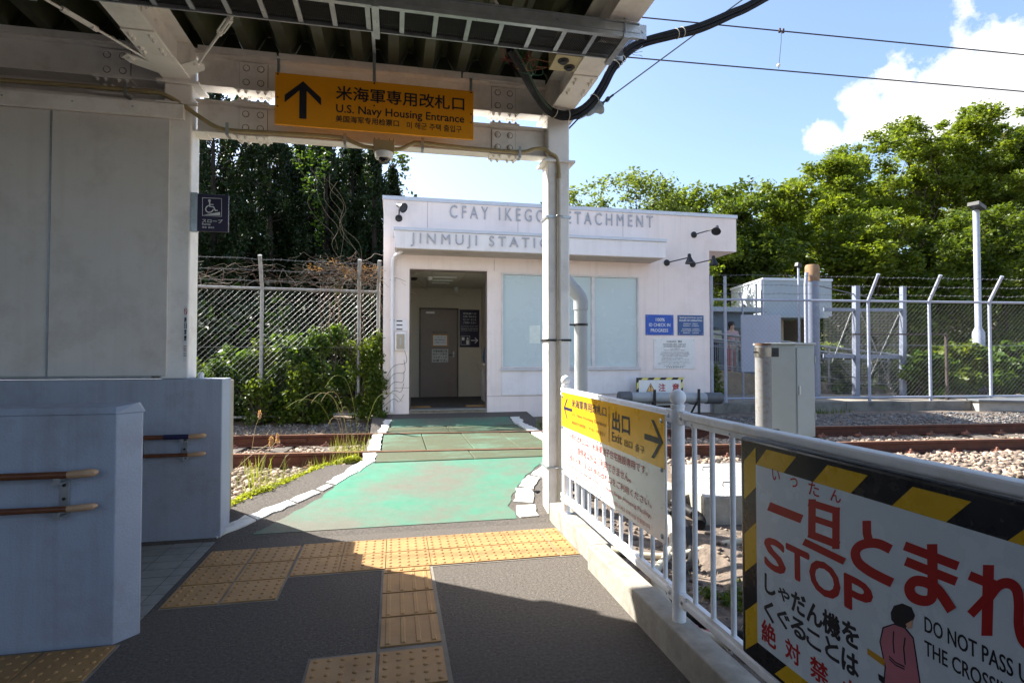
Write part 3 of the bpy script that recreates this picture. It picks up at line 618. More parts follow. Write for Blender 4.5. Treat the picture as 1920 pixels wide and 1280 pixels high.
dc = thing('dome_camera', (-.1, 4.72, 3.1), 'white dome security camera with a beige box below the lower beam', 'camera')
p = AY(720, 278, 4.72)
B().box((p.x - .085, 4.69, p.z - .035), (p.x + .085, 4.775, p.z + .06)).build('mounting_box', conduitm, dc, bev=.004)
B().lathe((p.x, 4.73, p.z - .036), [(.075, 0), (.075, -.03), (.068, -.05)], n=24).build('housing', whitep, dc, True)
B().lathe((p.x, 4.73, p.z - .087), [(.052, 0), (.048, -.018), (.034, -.034), (.012, -.042)], n=20).build('dome', mat('smoked_dome', (.02, .02, .022), .08, spec=.8), dc, True)
for dx in (-.06, .06): B().box((p.x + dx - .02, 4.765, p.z + .061), (p.x + dx - .015, 4.775, p.z + .10)).box((p.x + dx + .015, 4.765, p.z + .061), (p.x + dx + .02, 4.775, p.z + .10)).build('clamp', darkm, dc)

# cable tray
ct = thing('cable_tray', (0, 3.35, 3.4), 'long galvanised cable tray with mesh floor slung under the canopy roof', 'cable tray')
ty0, ty1, tz = 3.30, 3.56, 3.43   # near rail carries the side flange
def Yt(x): return 0
for (y, nm) in ((ty0, 'side_rail'), (ty1, 'side_rail')):
    B().box((-6, y, tz), (1.52, y + .004, tz + .085)).box((-6, y - .012, tz + .086), (1.52, y + .004, tz + .092)).box((-6, y - .010 if y == ty0 else y, tz - .006), (1.52, y + .02 if y == ty0 else y + .01, tz - .001)).box((-6, y - .004, tz + .03), (1.52, y - .0005, tz + .05)).build(nm, galv, ct)
x = 1.42; rung = memesh(B().box((0, ty0 + .005, tz), (.028, ty1 - .001, tz + .012)), galv, 'rung')
while x > -5.5: inst('rung', rung, ct, (x, 0, 0)); x -= .2
mesh_b = B()
for k in range(34): mesh_b.box((-5.9, ty0 + .006 + k * .0073, tz + .014), (1.51, ty0 + .0085 + k * .0073, tz + .0155))
k = -5.9
while k < 1.5: mesh_b.box((k, ty0 + .006, tz + .0156), (k + .004, ty1 - .002, tz + .0168)); k += .011
stuff(mesh_b.build('mesh_floor', darkm, ct))
cbm = B()
for k in range(7): cbm.tube([(-6, ty0 + .03 + k * .032, tz + .034), (-2, ty0 + .035 + k * .031, tz + .036), (1.0, ty0 + .03 + k * .032, tz + .034)], .0145, 6)
stuff(cbm.build('laid_cables', cablem, ct))
for x in (-.12, 1.42, -2.0):
    for y in (ty0 - .016, ty1 + .012): B().tube([(x, y, tz - .02), (x, y, 3.86)], .005, 6).lathe((x, y, tz + .10), [(.011, 0), (.011, .012)], n=6).build('hanger_rod', galv, ct)
    B().box((x - .02, ty0 - .04, tz - .03), (x + .02, ty1 + .04, tz - .0065)).build('hanger_channel', galv, ct)
B().box((1.521, ty0, tz - .001), (1.57, ty0 + .004, tz + .09)).lathe((1.545, ty0 - .001, tz + .045), [(.009, 0), (.009, .004)], (0, -1, 0), 8).build('end_plate', galv, ct)
# hanging post from beam to tray plate
hp = B().box((AY(702, 120, 4.62).x - .012, 4.60, 3.60), (AY(702, 120, 4.62).x + .012, 4.62, 3.86)).box((AY(702, 120, 4.62).x - .012, 3.9, 3.835), (AY(702, 120, 4.62).x + .012, 4.62, 3.8555)).build('hanger_post', galv, cp)

# beige cable junction box with glands
jb = thing('junction_box', (1.27, 4.0, 3.6), 'beige cable junction box with black round glands under the roof corner', 'junction box')
cream = mat('cream_box', (.52, .45, .27), .5, var=.05)
B().box((1.12, 3.80, 3.545), (1.335, 4.02, 3.85)).build('box', cream, jb, bev=.004)
for c, ax in (((1.27, 3.799, 3.79), (0, -1, 0)), ((1.19, 3.87, 3.5445), (0, 0, -1)), ((1.26, 3.95, 3.5445), (0, 0, -1))): B().lathe(c, [(.042, 0), (.042, .006), (.034, .008), (.026, .02)], ax, 18).build('gland', darkm, jb, True)
B().tube(spl([(1.27, 3.79, 3.79), (1.30, 3.74, 3.785), (1.325, 3.74, 3.74), (1.325, 3.72, 3.60), (1.32, 3.5, 3.52)]), .017, 10).build('hose', cablem, jb, True)

# thick cable bundle
cb_ = thing('cable_bundle', (1.5, 4.6, 3.4), 'thick black bundle of overhead cables looping from the canopy up across the sky', 'cable')
base = [AY(955, 88, 3.75), AY(985, 140, 4.0), AY(1000, 170, 4.3), AY(1017, 195, 4.5), AY(1035, 210, 4.6), AY(1060, 217, 4.62), AY(1088, 210, 4.64), AY(1112, 190, 4.66), AY(1132, 160, 4.68), AY(1150, 125, 4.7), AY(1175, 98, 4.7), AY(1205, 80, 4.72), AY(1260, 66, 4.75), AY(1310, 53, 4.8), AY(1370, 28, 4.85), AY(1440, -8, 4.9), AY(1700, -160, 5.1), AY(2300, -620, 5.6)]
for k in range(6):
    a = k * 1.047 + .3; q = [p + Vector((math.cos(a) * .026, math.cos(a) * .016, math.sin(a) * .026)) + Vector((0, random.uniform(-.004, .004), random.uniform(-.004, .004))) for p in base]
    B().tube(spl(q), .0175, 7).build('cable', cablem if k else mat('green_cable', (.01, .06, .03), .4), cb_, True)
tapem = mat('cable_tie', (.55, .5, .4), .6)
for i, w in ((5, 1), (7, 1), (9, 3), (12, 2), (4, 1)):
    for j in range(w):
        p = base[i] + (base[i + 1] - base[i]) * (.15 + .22 * j); d = (base[i + 1] - base[i - 1]).normalized()
        s = d.cross(Vector((0, 1, 0))).normalized(); r = .046; ring = [p + (s * math.cos(t * .524) + d.cross(s) * math.sin(t * .524)) * r for t in range(13)]
        B().tube(ring, .0035, 5).build('tie', tapem, cb_)
ww = random.Random(3)
for k in range(9):
    p = AY(955 + ww.uniform(-15, 60), 92 + ww.uniform(0, 35), 3.85); q = [p + Vector((ww.uniform(-.10, .10), ww.uniform(-.05, .05), ww.uniform(-.10, .05))) for _ in range(4)]
    B().tube(spl([p] + q, 5), .0026, 5).build('loose_wire', [mat('red_wire', (.25, .03, .03), .5), mat('orange_wire', (.30, .13, .06), .5), mat('green_wire', (.02, .14, .07), .5)][k % 3], cb_)
for k in range(3):
    p = AY(1168, 88, 4.7); B().tube(spl([p, p + Vector((.10, 0, -.02 - .02 * k)), p + Vector((.16, 0, .0 - .03 * k)), p + Vector((.19, 0, .03 - .05 * k))], 4), .0025, 5).build('loose_wire', galv, cb_)
# stay wire with insulator
st = thing('stay_wire', (1.6, 4.85, 3.45), 'grey stay wire with a ribbed insulator tied to the right column head', 'stay wire')
a0 = Vector((1.50, 4.85, 3.42)); a1 = AY(1085, 222, 4.85); a2 = AY(1100, 215, 4.85); a3 = AY(1128, 195, 4.85); a4 = AY(1150, 178, 4.85)
B().bar(a0, a1, .03, .012).build('bracket', darkm, st); B().bar(a1, a2, .02, .02).build('shackle', galv, st)
dd = (a3 - a2).normalized(); L = (a3 - a2).length
B().lathe(a2, [(.02, 0), (.03, L * .15), (.033, L * .45), (.05, L * .6), (.075, L * .72), (.078, L * .8), (.07, L * .82), (.066, L * .80), (.05, L * .83), (.046, L * .80), (.03, L * .84), (.02, L * .84), (.014, L)], dd, 24).build('insulator', mat('grey_porcelain', (.28, .33, .36), .2), st, True)
B().bar(a3, a4, .018, .018).lathe(a3, [(.025, 0), (.025, .02)], (0, 1, 0), 8).lathe(a3.lerp(a4, .5), [(.02, -.02), (.02, .02)], (0, 1, 0), 8).build('clamp', darkm, st)
B().tube([a4, AY(1310, 60, 4.85), AY(1392, 0, 4.86), AY(2300, -660, 5.4)], .0065, 6).build('wire', mat('stay_wire_grey', (.12, .12, .12), .5, .5), st)
# overhead line
ol = thing('overhead_line', (5.8, 6.9, 5.7), 'pair of thin catenary wires with one hanging dropper above the track', 'overhead wire')
for (p, q) in (((1172, 30), (1920, 103)), ((1180, 108), (1920, 172))):
    A_ = AR(p[0], p[1], -2.6); B_ = AR(q[0], q[1], -2.6); d = B_ - A_; B().tube([A_ - d * 2.5, B_ + d * 6], .0095, 6).build('wire', mat('catenary_wire', (.045, .03, .04), .5), ol)
t0 = AR(1465, 58, -2.6); t1 = AR(1460, 129, -2.6)
B().tube([t0, t0.lerp(t1, .3) + Vector((.01, 0, 0)), t1], .004, 5).lathe(t0 - Vector((.03, 0, .03)), [(.02, 0), (.02, .06)], n=8).lathe(t0 - Vector((-.03, 0, .03)), [(.02, 0), (.02, .06)], n=8).build('dropper', mat('catenary_wire', 0), ol)
B().sphere(t1 + Vector((0, 0, .05)), .028, 8).build('dropper_bead', whitep, ol, True)

# grey drain pipe behind the right column
dp = thing('drain_pipe', (1.64, 5.05, 0), 'grey plastic drain pipe elbowing out beside the right canopy column', 'pipe')
pvc = mat('grey_plastic_pipe', (.33, .35, .36), .4, var=.07, scale=10, dirt=(.2, .19, .17), dirt_amt=.3)
e = [AY(1045, 510, 5.1), AY(1062, 526, 5.1), AY(1078, 545, 5.1), AY(1087, 558, 5.1), AY(1089, 575, 5.1)]
B().tube(spl([e[0], e[1], e[2]]), .062, 18).build('pipe_run', pvc, dp, True); B().tube(spl([e[1].lerp(e[2], .8), e[3], e[4]]), .068, 18).build('elbow', pvc, dp, True)
B().tube([e[4] + Vector((0, 0, .06)), e[4] - Vector((0, 0, .03))], .07, 18).build('coupling', pvc, dp, True); B().tube([e[4], (e[4].x, e[4].y, -.1)], .063, 18).build('pipe_run', pvc, dp, True)
zc = AY(1089, 609, 5.1).z; B().tube([(e[4].x, 5.1, zc - .01), (e[4].x, 5.1, zc + .012)], .068, 18).box((1.515, 5.08, zc - .008), (e[4].x - .06, 5.12, zc + .008)).build('clamp', darkm, dp, True)


# added house behind camera and wall at left, blocking skylight under the canopy
sh = thing('added_blocker_house', (-2, -9, 0), 'added grey clad house behind the camera, blocking skylight from the canopy', 'building')
clad = mat('grey_cladding', (.17, .16, .15), .7, var=.15)
B().box((-9, -9.2, -.1), (4.5, -9, 3.0)).build('front_wall', clad, sh); B().box((4.3, -14, -.1), (4.5, -9.201, 3.0)).build('side_wall', clad, sh); B().box((-7.2, -8.999, -.1), (-7.001, 4.9, 3.8)).build('side_wall', clad, sh)  # unseen walls added at the back and left to dim the canopy
B().box((-9.1, -14, 3.001), (4.6, -8.9, 3.15)).build('roof', clad, sh)
for x in (-5.5, -2.2, .1): f_ = B().box((x, -8.999, 0), (x + 1.8, -8.96, 2.4)).build('door', mat('bronze_frame', (.12, .09, .07), .4, .4), sh); B().box((x + .1, -8.959, .1), (x + 1.7, -8.955, 2.3)).build('door_glass', mat('dark_window', (.03, .04, .05), .15), f_)
# ---------------- overhead direction sign ----------------
def rowt(fn, s, bl, br, tl, m, parent, **k): return text(s, fn(*bl), fn(*br), fn(*tl), m, parent, **k)
def quadY(fn, x0, y0, x1, y1): return None
os_ = thing('direction_sign', (-.15, 4.6, 3.2), 'orange-yellow overhead sign with an up arrow and the words U.S. Navy Housing Entrance', 'sign')
YS = 4.59; SX0, SX1, SZ0, SZ1 = -.918, .632, 3.195, 3.60
B().box((SX0, YS, SZ0), (SX1, YS + .02, SZ1)).build('sign_panel', orangep, os_, bev=.002)
def sx(cx): return SX0 + (cx - 50) / (1153 - 50) * (SX1 - SX0)   # fractions of the panel width, foreshortening allowed below
def S(px, py_): p = AY(px, py_, YS - .001); return p
def oc(cx, cy): return S(500 + cx / 2.977, cy / 2.977)
def orow(s, x0, x1, yb, yt, m, b, bold=.03):
    a = oc(x0, yb); c = oc(x1, yb + (x1 - x0) * .088); t = oc(x0, yt); z0 = a.z; 
    text(s, (a.x, YS, z0), (c.x, YS, z0), (a.x, YS, t.z), m, b, bold=bold)
orow('米海軍専用改札口', 388, 1102, 556, 478, blackp, os_, .022)
orow('U.S. Navy Housing Entrance', 388, 1102, 640, 582, blackp, os_, .02)
orow('美国海军专用检票口', 385, 738, 680, 643, blackp, os_, .02); orow('미 해군 주택 출입구', 783, 1088, 717, 680, blackp, os_, .015)
t_ = oc(204, 455); l_ = oc(108, 545); bt = oc(204, 664); w_ = .022; ax0 = t_.x
ar = [(ax0, t_.z), (ax0 + .135, l_.z + .02), (ax0 + .135, l_.z - .04), (ax0 + w_ + .005, t_.z - .075), (ax0 + w_ + .005, bt.z), (ax0 - w_ - .005, bt.z), (ax0 - w_ - .005, t_.z - .075), (ax0 - .135, l_.z - .04), (ax0 - .135, l_.z + .02)]
flat([(x, YS, z) for x, z in ar], blackp, os_, (0, -1, 0), 'arrow')
for x in (SX0 + .02, -.17, SX1 - .02):
    B().box((x - .011, YS + .021, SZ0 + .1), (x + .011, YS + .028, 3.72)).box((x - .011, YS + .0285, 3.60), (x + .011, 4.775, 3.606)).build('hanger', galv, os_)
    for z in (SZ1 - .015, SZ0 + .21, SZ0 + .14): B().lathe((x, YS - .0005, z), [(.007, 0), (.007, .002), (.003, .005)], (0, -1, 0), 8).build('screw', darkm, os_)

# ---------------- ramp sign and sticker on left column ----------------
rs = thing('ramp_sign', (-1.45, 4.75, 2.36), 'small dark blue ramp sign with a white wheelchair symbol projecting from the left column', 'sign')
YR = 4.748
B().box((-1.505, YR, 2.372), (-1.285, YR + .03, 2.662)).build('sign_panel', mat('dark_indigo_face', (.016, .012, .045), .4), rs, bev=.002)
B().box((-1.553, YR - .002, 2.365), (-1.506, YR + .034, 2.67)).build('bracket', galv, rs)
def RC(cx, cy): p = AY(340 + cx / 3.464, 350 + cy / 3.464, YR); return (p.x, YR, p.z)
def rstrip(pts, w, nm='symbol'): flat(strip([RC(*p) for p in pts], w, (0, -1, 0)), whitep, rs, (0, -1, 0), nm)
rstrip([(138, 73), (262, 78), (262, 194), (138, 188), (138, 71)], .004, 'frame')
rstrip([(184, 100), (186, 130), (210, 132), (222, 157), (236, 154)], .009); rstrip([(184, 115), (210, 118)], .007)
rstrip([(180, 122), (164, 132), (158, 146), (163, 160), (176, 168), (193, 166), (205, 156), (208, 148)], .008)
flat([RC(183 + 9 * math.cos(t * .7), 92 + 9 * math.sin(t * .7)) for t in range(9)][::-1], whitep, rs, (0, -1, 0), 'symbol')
flat([RC(146, 184), RC(252, 187), RC(252, 165)], whitep, rs, (0, -1, 0), 'symbol')
def rrow(s, x0, x1, yb, yt): a = RC(x0, yb); c = RC(x1, yb); t = RC(x0, yt); text(s, a, (c[0], YR, a[2]), (a[0], YR, t[2]), whitep, rs, bold=.02)
rrow('スロープ', 135, 268, 232, 209); rrow('Ramp', 135, 190, 252, 236); rrow('坡道  슬로프', 135, 214, 269, 257)
for k in range(7): B().lathe((-1.545, YR - .0025, 2.39 + k * .043), [(.0022, 0), (.0015, .001)], (0, -1, 0), 6).build('rivet', darkm, rs)
sk = thing('sticker', (-1.575, 4.749, 1.35), 'narrow white no-smoking sticker on the left column', 'sticker')
B().box((-1.592, 4.7475, 1.36), (-1.5665, 4.7497, 1.79)).build('backing', whitep, sk)
flat(strip([(-1.579 + .010 * math.cos(t * .524), 4.7475, 1.745 + .024 * math.sin(t * .524)) for t in range(13)], .004, (0, -1, 0)), redp, sk, (0, -1, 0), 'ring', lift=.0008)
flat([(-1.586, 4.7475, 1.757), (-1.584, 4.7475, 1.761), (-1.572, 4.7475, 1.733), (-1.574, 4.7475, 1.729)], redp, sk, (0, -1, 0), 'bar', lift=.0008)
for i, ch in enumerate('終日禁煙'): text(ch, (-1.587, 4.7475, 1.66 - .047 * i), (-1.571, 4.7475, 1.66 - .047 * i), (-1.587, 4.7475, 1.70 - .047 * i), blackp, sk, bold=.03, lift=.0008)
for i, s in enumerate(('Smoking at this', 'station is', 'prohibited')): text(s, (-1.590, 4.7475, 1.47 - .017 * i), (-1.569, 4.7475, 1.47 - .017 * i), (-1.590, 4.7475, 1.481 - .017 * i), redp, sk, lift=.0008)
for i, s in enumerate(('Thank you for', 'cooperation')): text(s, (-1.590, 4.7475, 1.415 - .017 * i), (-1.569, 4.7475, 1.415 - .017 * i), (-1.590, 4.7475, 1.426 - .017 * i), blackp, sk, lift=.0008)

# ---------------- white railing ----------------
rl = thing('railing', (1.31, 2.4, .15), 'white tubular railing standing on the kerb with ball-topped posts', 'railing')
XR = 1.325
for (y, x) in ((4.33, 1.345), (2.47, XR), (.55, 1.31), (-1.3, 1.30)):
    p = B().lathe((x, y, .15), [(.031, 0), (.031, 1.01)], n=24).lathe((x, y, .15), [(.044, 0), (.044, .004)], n=20).build('post', steelw, rl, True)
    B().lathe((x, y, 1.1595), [(.031, 0), (.034, .002), (.034, .012), (.020, .018)], n=24).sphere((x, y, 1.207), .039, 14).build('ball_cap', steelw, p, True)
    for z in (1.115, .265):
        B().lathe((x, y, z - .03), [(.0325, 0), (.0325, .06)], n=24).box((x - .018, y - .085, z - .03), (x + .018, y + .085, z + .03)).build('rail_bracket', steelw, p)
        for dy in (-.06, .06): B().lathe((x - .018, y + dy, z), [(.011, 0), (.010, .005), (.004, .007)], (-1, 0, 0), 10).build('bolt', galv, p)
for (y0, y1) in ((.55, 2.47), (2.47, 4.33), (-1.3, .55)):
    def xr(y): return 1.31 + (y - .55) * .009
    for z, w, h in ((1.125, .046, .034), (.262, .044, .036)):
        a = Vector((xr(y0 + .05), y0 + .05, z)); b_ = Vector((xr(y1 - .05), y1 - .05, z)); B().bar(a, b_, w, h).build('top_rail' if z > 1 else 'bottom_rail', steelw, rl, bev=.008)
        B().bar(a + Vector((0, 0, -.03 if z > 1 else .025)), b_ + Vector((0, 0, -.03 if z > 1 else .025)), .024, .022).build('channel', steelw, rl)
    n = 13; 
    for k in range(1, n):
        y = y0 + (y1 - y0) * k / n; B().lathe((xr(y), y, .285), [(.0115, 0), (.0115, .80)], n=10).build('baluster', steelw, rl, True)
        if k % 2 == 0: B().lathe((xr(y) - .0115, y, 1.093), [(.006, 0), (.004, .004)], (-1, 0, 0), 8).build('bolt', galv, rl)

# notice board on the railing
nb = thing('notice_board', (1.27, 3.3, .5), 'yellow and white notice board with arrows to Navy entrance and exit on the railing', 'sign')
XN = 1.268; ny0, ny1 = 2.49, 4.19
def NX(px, py_): p = AX(px, py_, XN); return Vector((XN, p.y, p.z))
nrmN = (-1, 0, 0)
B().box((XN, ny0, .505), (XN + .006, ny1, 1.125)).build('board', whitep, nb, bev=.001)
B().box((XN - .0012, ny0 + .001, .862), (XN - .0001, ny1 - .001, 1.124)).build('yellow_band', yellp, nb)
def nc(cx, cy): return NX(1050 + cx / 4.13, 700 + cy / 4.13)
def nrow(s, x0, xe, yb, yt, ye, m, bold=.015):
    a = nc(x0, yb); t = nc(x0, yt); e = nc(xe, ye); hh = t.z - a.z
    zz = a.z; text(s, (XN, a.y, zz), (XN, e.y, zz), (XN, a.y, zz + hh), m, nb, bold=bold, lift=.0025)
nrow('米海軍専用改札口', 93, 361, 258, 195, 340, navy, .02); nrow('U.S. Navy Housing Entrance', 93, 361, 330, 298, 420, mat('brown_print', (.25, .08, .02), .5), .01)
nrow('美国海军专用检票口    미 해군 주택 출입구', 92, 354, 388, 362, 480, mat('brown_print', 0), .005)
nrow('出口', 408, 542, 432, 292, 468, blackp, .04); nrow('Exit', 405, 480, 520, 450, 550, blackp, .02); nrow('出口', 502, 562, 560, 505, 580, blackp, .01); nrow('출구', 585, 656, 598, 538, 615, blackp, .01)
zc_ = nc(55, 272).z; yl = nc(30, 265).y; 
def arrow(yt, zt2, s, L, H, w, m):  # s: +1 tip towards +Y
    flat([(XN, yt - s * w * .2, zt2), (XN, yt - s * (H + w * .2), zt2 + H), (XN, yt - s * (H + w * 1.3), zt2 + H), (XN, yt - s * w * 1.75, zt2 + w / 2), (XN, yt - s * L, zt2 + w / 2), (XN, yt - s * L, zt2 - w / 2), (XN, yt - s * w * 1.75, zt2 - w / 2), (XN, yt - s * (H + w * 1.3), zt2 - H), (XN, yt - s * (H + w * .2), zt2 - H)], m, nb, nrmN, 'arrow', lift=.0025)
arrow(4.13, zc_, 1, .21, .075, .022, navy); tp = nc(806, 542); arrow(tp.y, .990, -1, .21, .095, .03, blackp)
v0 = nc(380, 275); v1 = nc(380, 500); flat([(XN, v0.y, .885), (XN, v0.y - .006, .885), (XN, v0.y - .006, 1.10), (XN, v0.y, 1.10)], mat('brown_print', 0), nb, nrmN, 'divider', lift=.0025)
nrow('左側の改札口は、米海軍池子住宅施設専用です。', 72, 680, 502, 452, 812, redp, .006); nrow('関係者以外はご利用できません。', 140, 550, 628, 570, 845, redp, .006)
nrow('一般のお客さまは右側の改札口をご利用ください。', 60, 712, 655, 612, 1050, redp, .006); nrow('The entrance on the left is for U.S. Navy Ikego Housing Facility.', 55, 708, 712, 682, 1140, redp, .004)
nrow('左侧检票口为美国海军池子住宅设施专用。  왼쪽 출입구는 미 해군 이케고 주택 시설 전용입니다.', 55, 705, 768, 742, 1225, redp, 0)
for y in (ny0 + .035, ny1 - .03):
    for z in (1.09, .855, .535): B().lathe((XN - .0015, y, z), [(.012, 0), (.011, .004), (.005, .007)], nrmN, 12).build('screw', galv, nb)
for y in (3.25, 3.3): 
    for z in (.855, .52): B().lathe((XN - .0015, y + .1, z), [(.006, 0), (.004, .003)], nrmN, 8).build('screw', darkm, nb)

# ---------------- stop sign board ----------------
sb = thing('stop_board', (1.26, 1.3, .3), 'large striped stop board with red writing and a picture of a woman', 'sign')
XS = 1.262; sy1, sy0, sz0, sz1 = 1.885, .60, .315, 1.108
B().box((XS, sy0, sz0), (XS + .03, sy1, sz1)).build('black_board', mat('black_board', (.012, .012, .014), .25, var=.1, dirt=(.1, .1, .09), dirt_amt=.2), sb, bev=.012, seg=3)
def SP(y, z): return (XS, y, z)
def SX(px, py_): p = AX(px, py_, XS); return p.y, p.z
wy1, wy0, wz0, wz1 = 1.79, .70, .395, 1.02
flat([SP(wy1, wz0), SP(wy0, wz0), SP(wy0, wz1), SP(wy1, wz1)], mat('cool_white_board_face', (.60, .68, .74), .25, var=.03), sb, nrmN, 'white_face', lift=.0005)
ystr = mat('yellow_stripe', (.62, .38, .012), .3, var=.05)
def clipq(y_a, y_b, sk, z_a, z_b): flat([SP(y_a, z_a), SP(y_b, z_a), SP(y_b - sk, z_b), SP(y_a - sk, z_b)], ystr, sb, nrmN, 'yellow_stripe', lift=.0006)
for y in (1.79, 1.51, 1.23, .95): clipq(y, y - .145, .06, wz1 + .0005, sz1 - .025)
for y in (1.70, 1.42, 1.14, .86): clipq(y, y - .145, .06, sz0 + .02, wz0 - .0005)
for z in (.335, .615, .88): flat([SP(wy1 + .0005, z + .06), SP(wy1 + .0005, z + .20), SP(sy1 - .025, z + .14), SP(sy1 - .025, z)], ystr, sb, nrmN, 'yellow_stripe', lift=.0006)
def srow(s, px0, pyb, px1, pyt, m, bold=.02, spread=None):
    ya, za = SX(px0, pyb); yb_, _ = SX(px1, pyb); _, zt3 = SX(px0, pyt); text(s, SP(ya, za), SP(yb_, za), SP(ya, zt3), m, sb, bold=bold, lift=.0012)
def sch(s, px0, px1, pyt, pyb, m, bold=.03):  # single glyph by its four image bounds at its left edge
    ya, z1_ = SX(px0, pyt); _, z0_ = SX(px0, pyb); yb_, _ = SX(px1, pyb); text(s, SP(ya, z0_), SP(yb_, z0_), SP(ya, z1_), m, sb, bold=bold, lift=.0012)
def SCX(cx): return 1380 + cx / 2.559
def scy(cy): return 780 + cy / 2.559
def sg(s, x0, x1, yt, yb, m, bold=.03): sch(s, SCX(x0), SCX(x1), scy(yt), scy(yb), m, bold)
for ch, a in zip('いったん', ((175, 212, 252, 302), (262, 297, 290, 334), (350, 400, 308, 372), (455, 505, 345, 402))): sg(ch, *a, redp, .025)
def stroke(pts, w, lift=.0012, w2=None):   # brush-free gothic stroke with square ends
    P = [Vector((x, y, 0)) for x, y in pts]; L = []; Q = []
    for i, p in enumerate(P):
        t = (P[min(i + 1, len(P) - 1)] - P[max(i - 1, 0)]).normalized(); s = Vector((-t.y, t.x, 0)) * (w if w2 is None else w + (w2 - w) * i / (len(P) - 1)) / 2; L.append(p + s); Q.append(p - s)
    vs = [sp(p.x, p.y) for p in L + Q]; k = len(P); vs = [Vector(v) + Vector(nrmN) * (lift + (i % k) * 1.5e-5) for i, v in enumerate(vs)]
    return vs, [(i, i + 1, k + i + 1, k + i) for i in range(k - 1)]
def glyph(strokes):
    b = B()
    for j, (pts, w, *r) in enumerate(strokes):
        if len(pts) > 3: q = spl([Vector((x, y, 0)) for x, y in pts], 6); pts = [(v.x, v.y) for v in q]
        vs, fs = stroke(pts, w, .0012 + .0012 * j / 8 + .0004 * (j > 1), *r); b.add(vs, fs)
    b.build('lettering', redp, sb)
def sp(cx, cy): y, z = SX(SCX(cx), scy(cy)); return SP(y, z)
glyph([([(158, 430), (318, 493)], 42)])
glyph([([(367, 397), (365, 580)], 36), ([(482, 436), (481, 636)], 36), ([(351, 412), (498, 458)], 34), ([(367, 487), (482, 526)], 30), ([(351, 562), (498, 618)], 36), ([(328, 600), (524, 696)], 34)])
glyph([([(629, 500), (630, 560), (640, 600)], 42), ([(745, 638), (690, 612), (640, 608), (595, 622), (575, 655), (590, 700), (640, 740), (695, 770), (753, 798)], 46)])
glyph([([(810, 620), (1068, 718)], 44), ([(815, 694), (1060, 792)], 44), ([(944, 612), (946, 740), (946, 850), (930, 880), (890, 882), (848, 860), (836, 820), (862, 790), (915, 795), (965, 825), (1000, 868), (1040, 930)], 50)])
glyph([([(1214, 712), (1206, 1052)], 54), ([(1122, 762), (1205, 796), (1240, 806), (1228, 840), (1185, 890), (1128, 950)], 44), ([(1215, 870), (1262, 812), (1312, 800), (1350, 830), (1362, 900), (1362, 1000), (1385, 1075), (1440, 1110), (1500, 1080)], 50)])
for ch, a in zip('STOP', ((140, 236, 572, 712), (244, 350, 612, 752), (357, 498, 672, 818), (524, 654, 755, 905))): sg(ch, *a, redp, .06)
for ch, a in zip('しゃだん機を', ((140, 190, 752, 838), (203, 258, 810, 868), (268, 335, 832, 925), (342, 415, 880, 975), (418, 500, 920, 1025), (512, 590, 968, 1072))): sg(ch, *a, blackp, .05)
for ch, a in zip('くぐることは', ((138, 182, 872, 962), (200, 258, 912, 990), (265, 335, 950, 1035), (340, 408, 1010, 1085), (430, 495, 1050, 1140), (510, 588, 1105, 1205))): sg(ch, *a, blackp, .05)
for ch, a in zip('絶対禁止', ((125, 192, 965, 1068), (238, 308, 1055, 1150), (358, 442, 1140, 1240), (505, 590, 1235, 1340))): sg(ch, *a, redp, .035)
srow('DO NOT PASS UNDER', SCX(908), scy(1030), SCX(1640), scy(958), blackp, .02); srow('THE CROSSING BARRIER', SCX(908), scy(1142), SCX(1760), scy(1072), blackp, .02)
pinkp = mat('pink_print', (.45, .16, .20), .4); skinp = mat('skin_print', (.60, .36, .24), .4)
def sp(cx, cy): y, z = SX(SCX(cx), scy(cy)); return SP(y, z)
def art(pts, m, nm, lift): flat([sp(*p) for p in pts][::-1], m, sb, nrmN, nm, lift=lift, th=.0003)
art([(705, 1010), (760, 992), (815, 1010), (855, 1060), (868, 1140), (890, 1290), (870, 1420), (700, 1420), (715, 1200), (690, 1080)], blackp, 'picture_outline', .0012)
art([(712, 1016), (760, 998), (810, 1016), (850, 1064), (862, 1140), (884, 1290), (864, 1420), (706, 1420), (722, 1200), (697, 1080)], pinkp, 'picture_figure', .0016)
art([(745, 940), (760, 908), (800, 896), (845, 915), (862, 955), (845, 1000), (810, 1015), (770, 1000), (748, 975)], blackp, 'picture_hair', .0016)
art([(818, 995), (852, 975), (848, 1012), (828, 1020)], skinp, 'picture_face', .0020)
for q in ([(760, 1030), (757, 1080), (762, 1135)], [(815, 1060), (808, 1110), (815, 1190)], [(738, 1150), (770, 1180), (812, 1200)], [(738, 1162), (770, 1192), (812, 1212)]): flat(strip([sp(*p) for p in q], .0035, nrmN), blackp, sb, nrmN, 'picture_line', lift=.0020, th=.0003)
for k, q in enumerate((((632, 1110), (716, 1165), (716, 1200), (634, 1140)), ((684, 1232), (712, 1250), (712, 1285), (688, 1262)))): art(q, blackp if k else mat('ochre_print', (.5, .25, .02), .4), 'picture_bar', .0016)

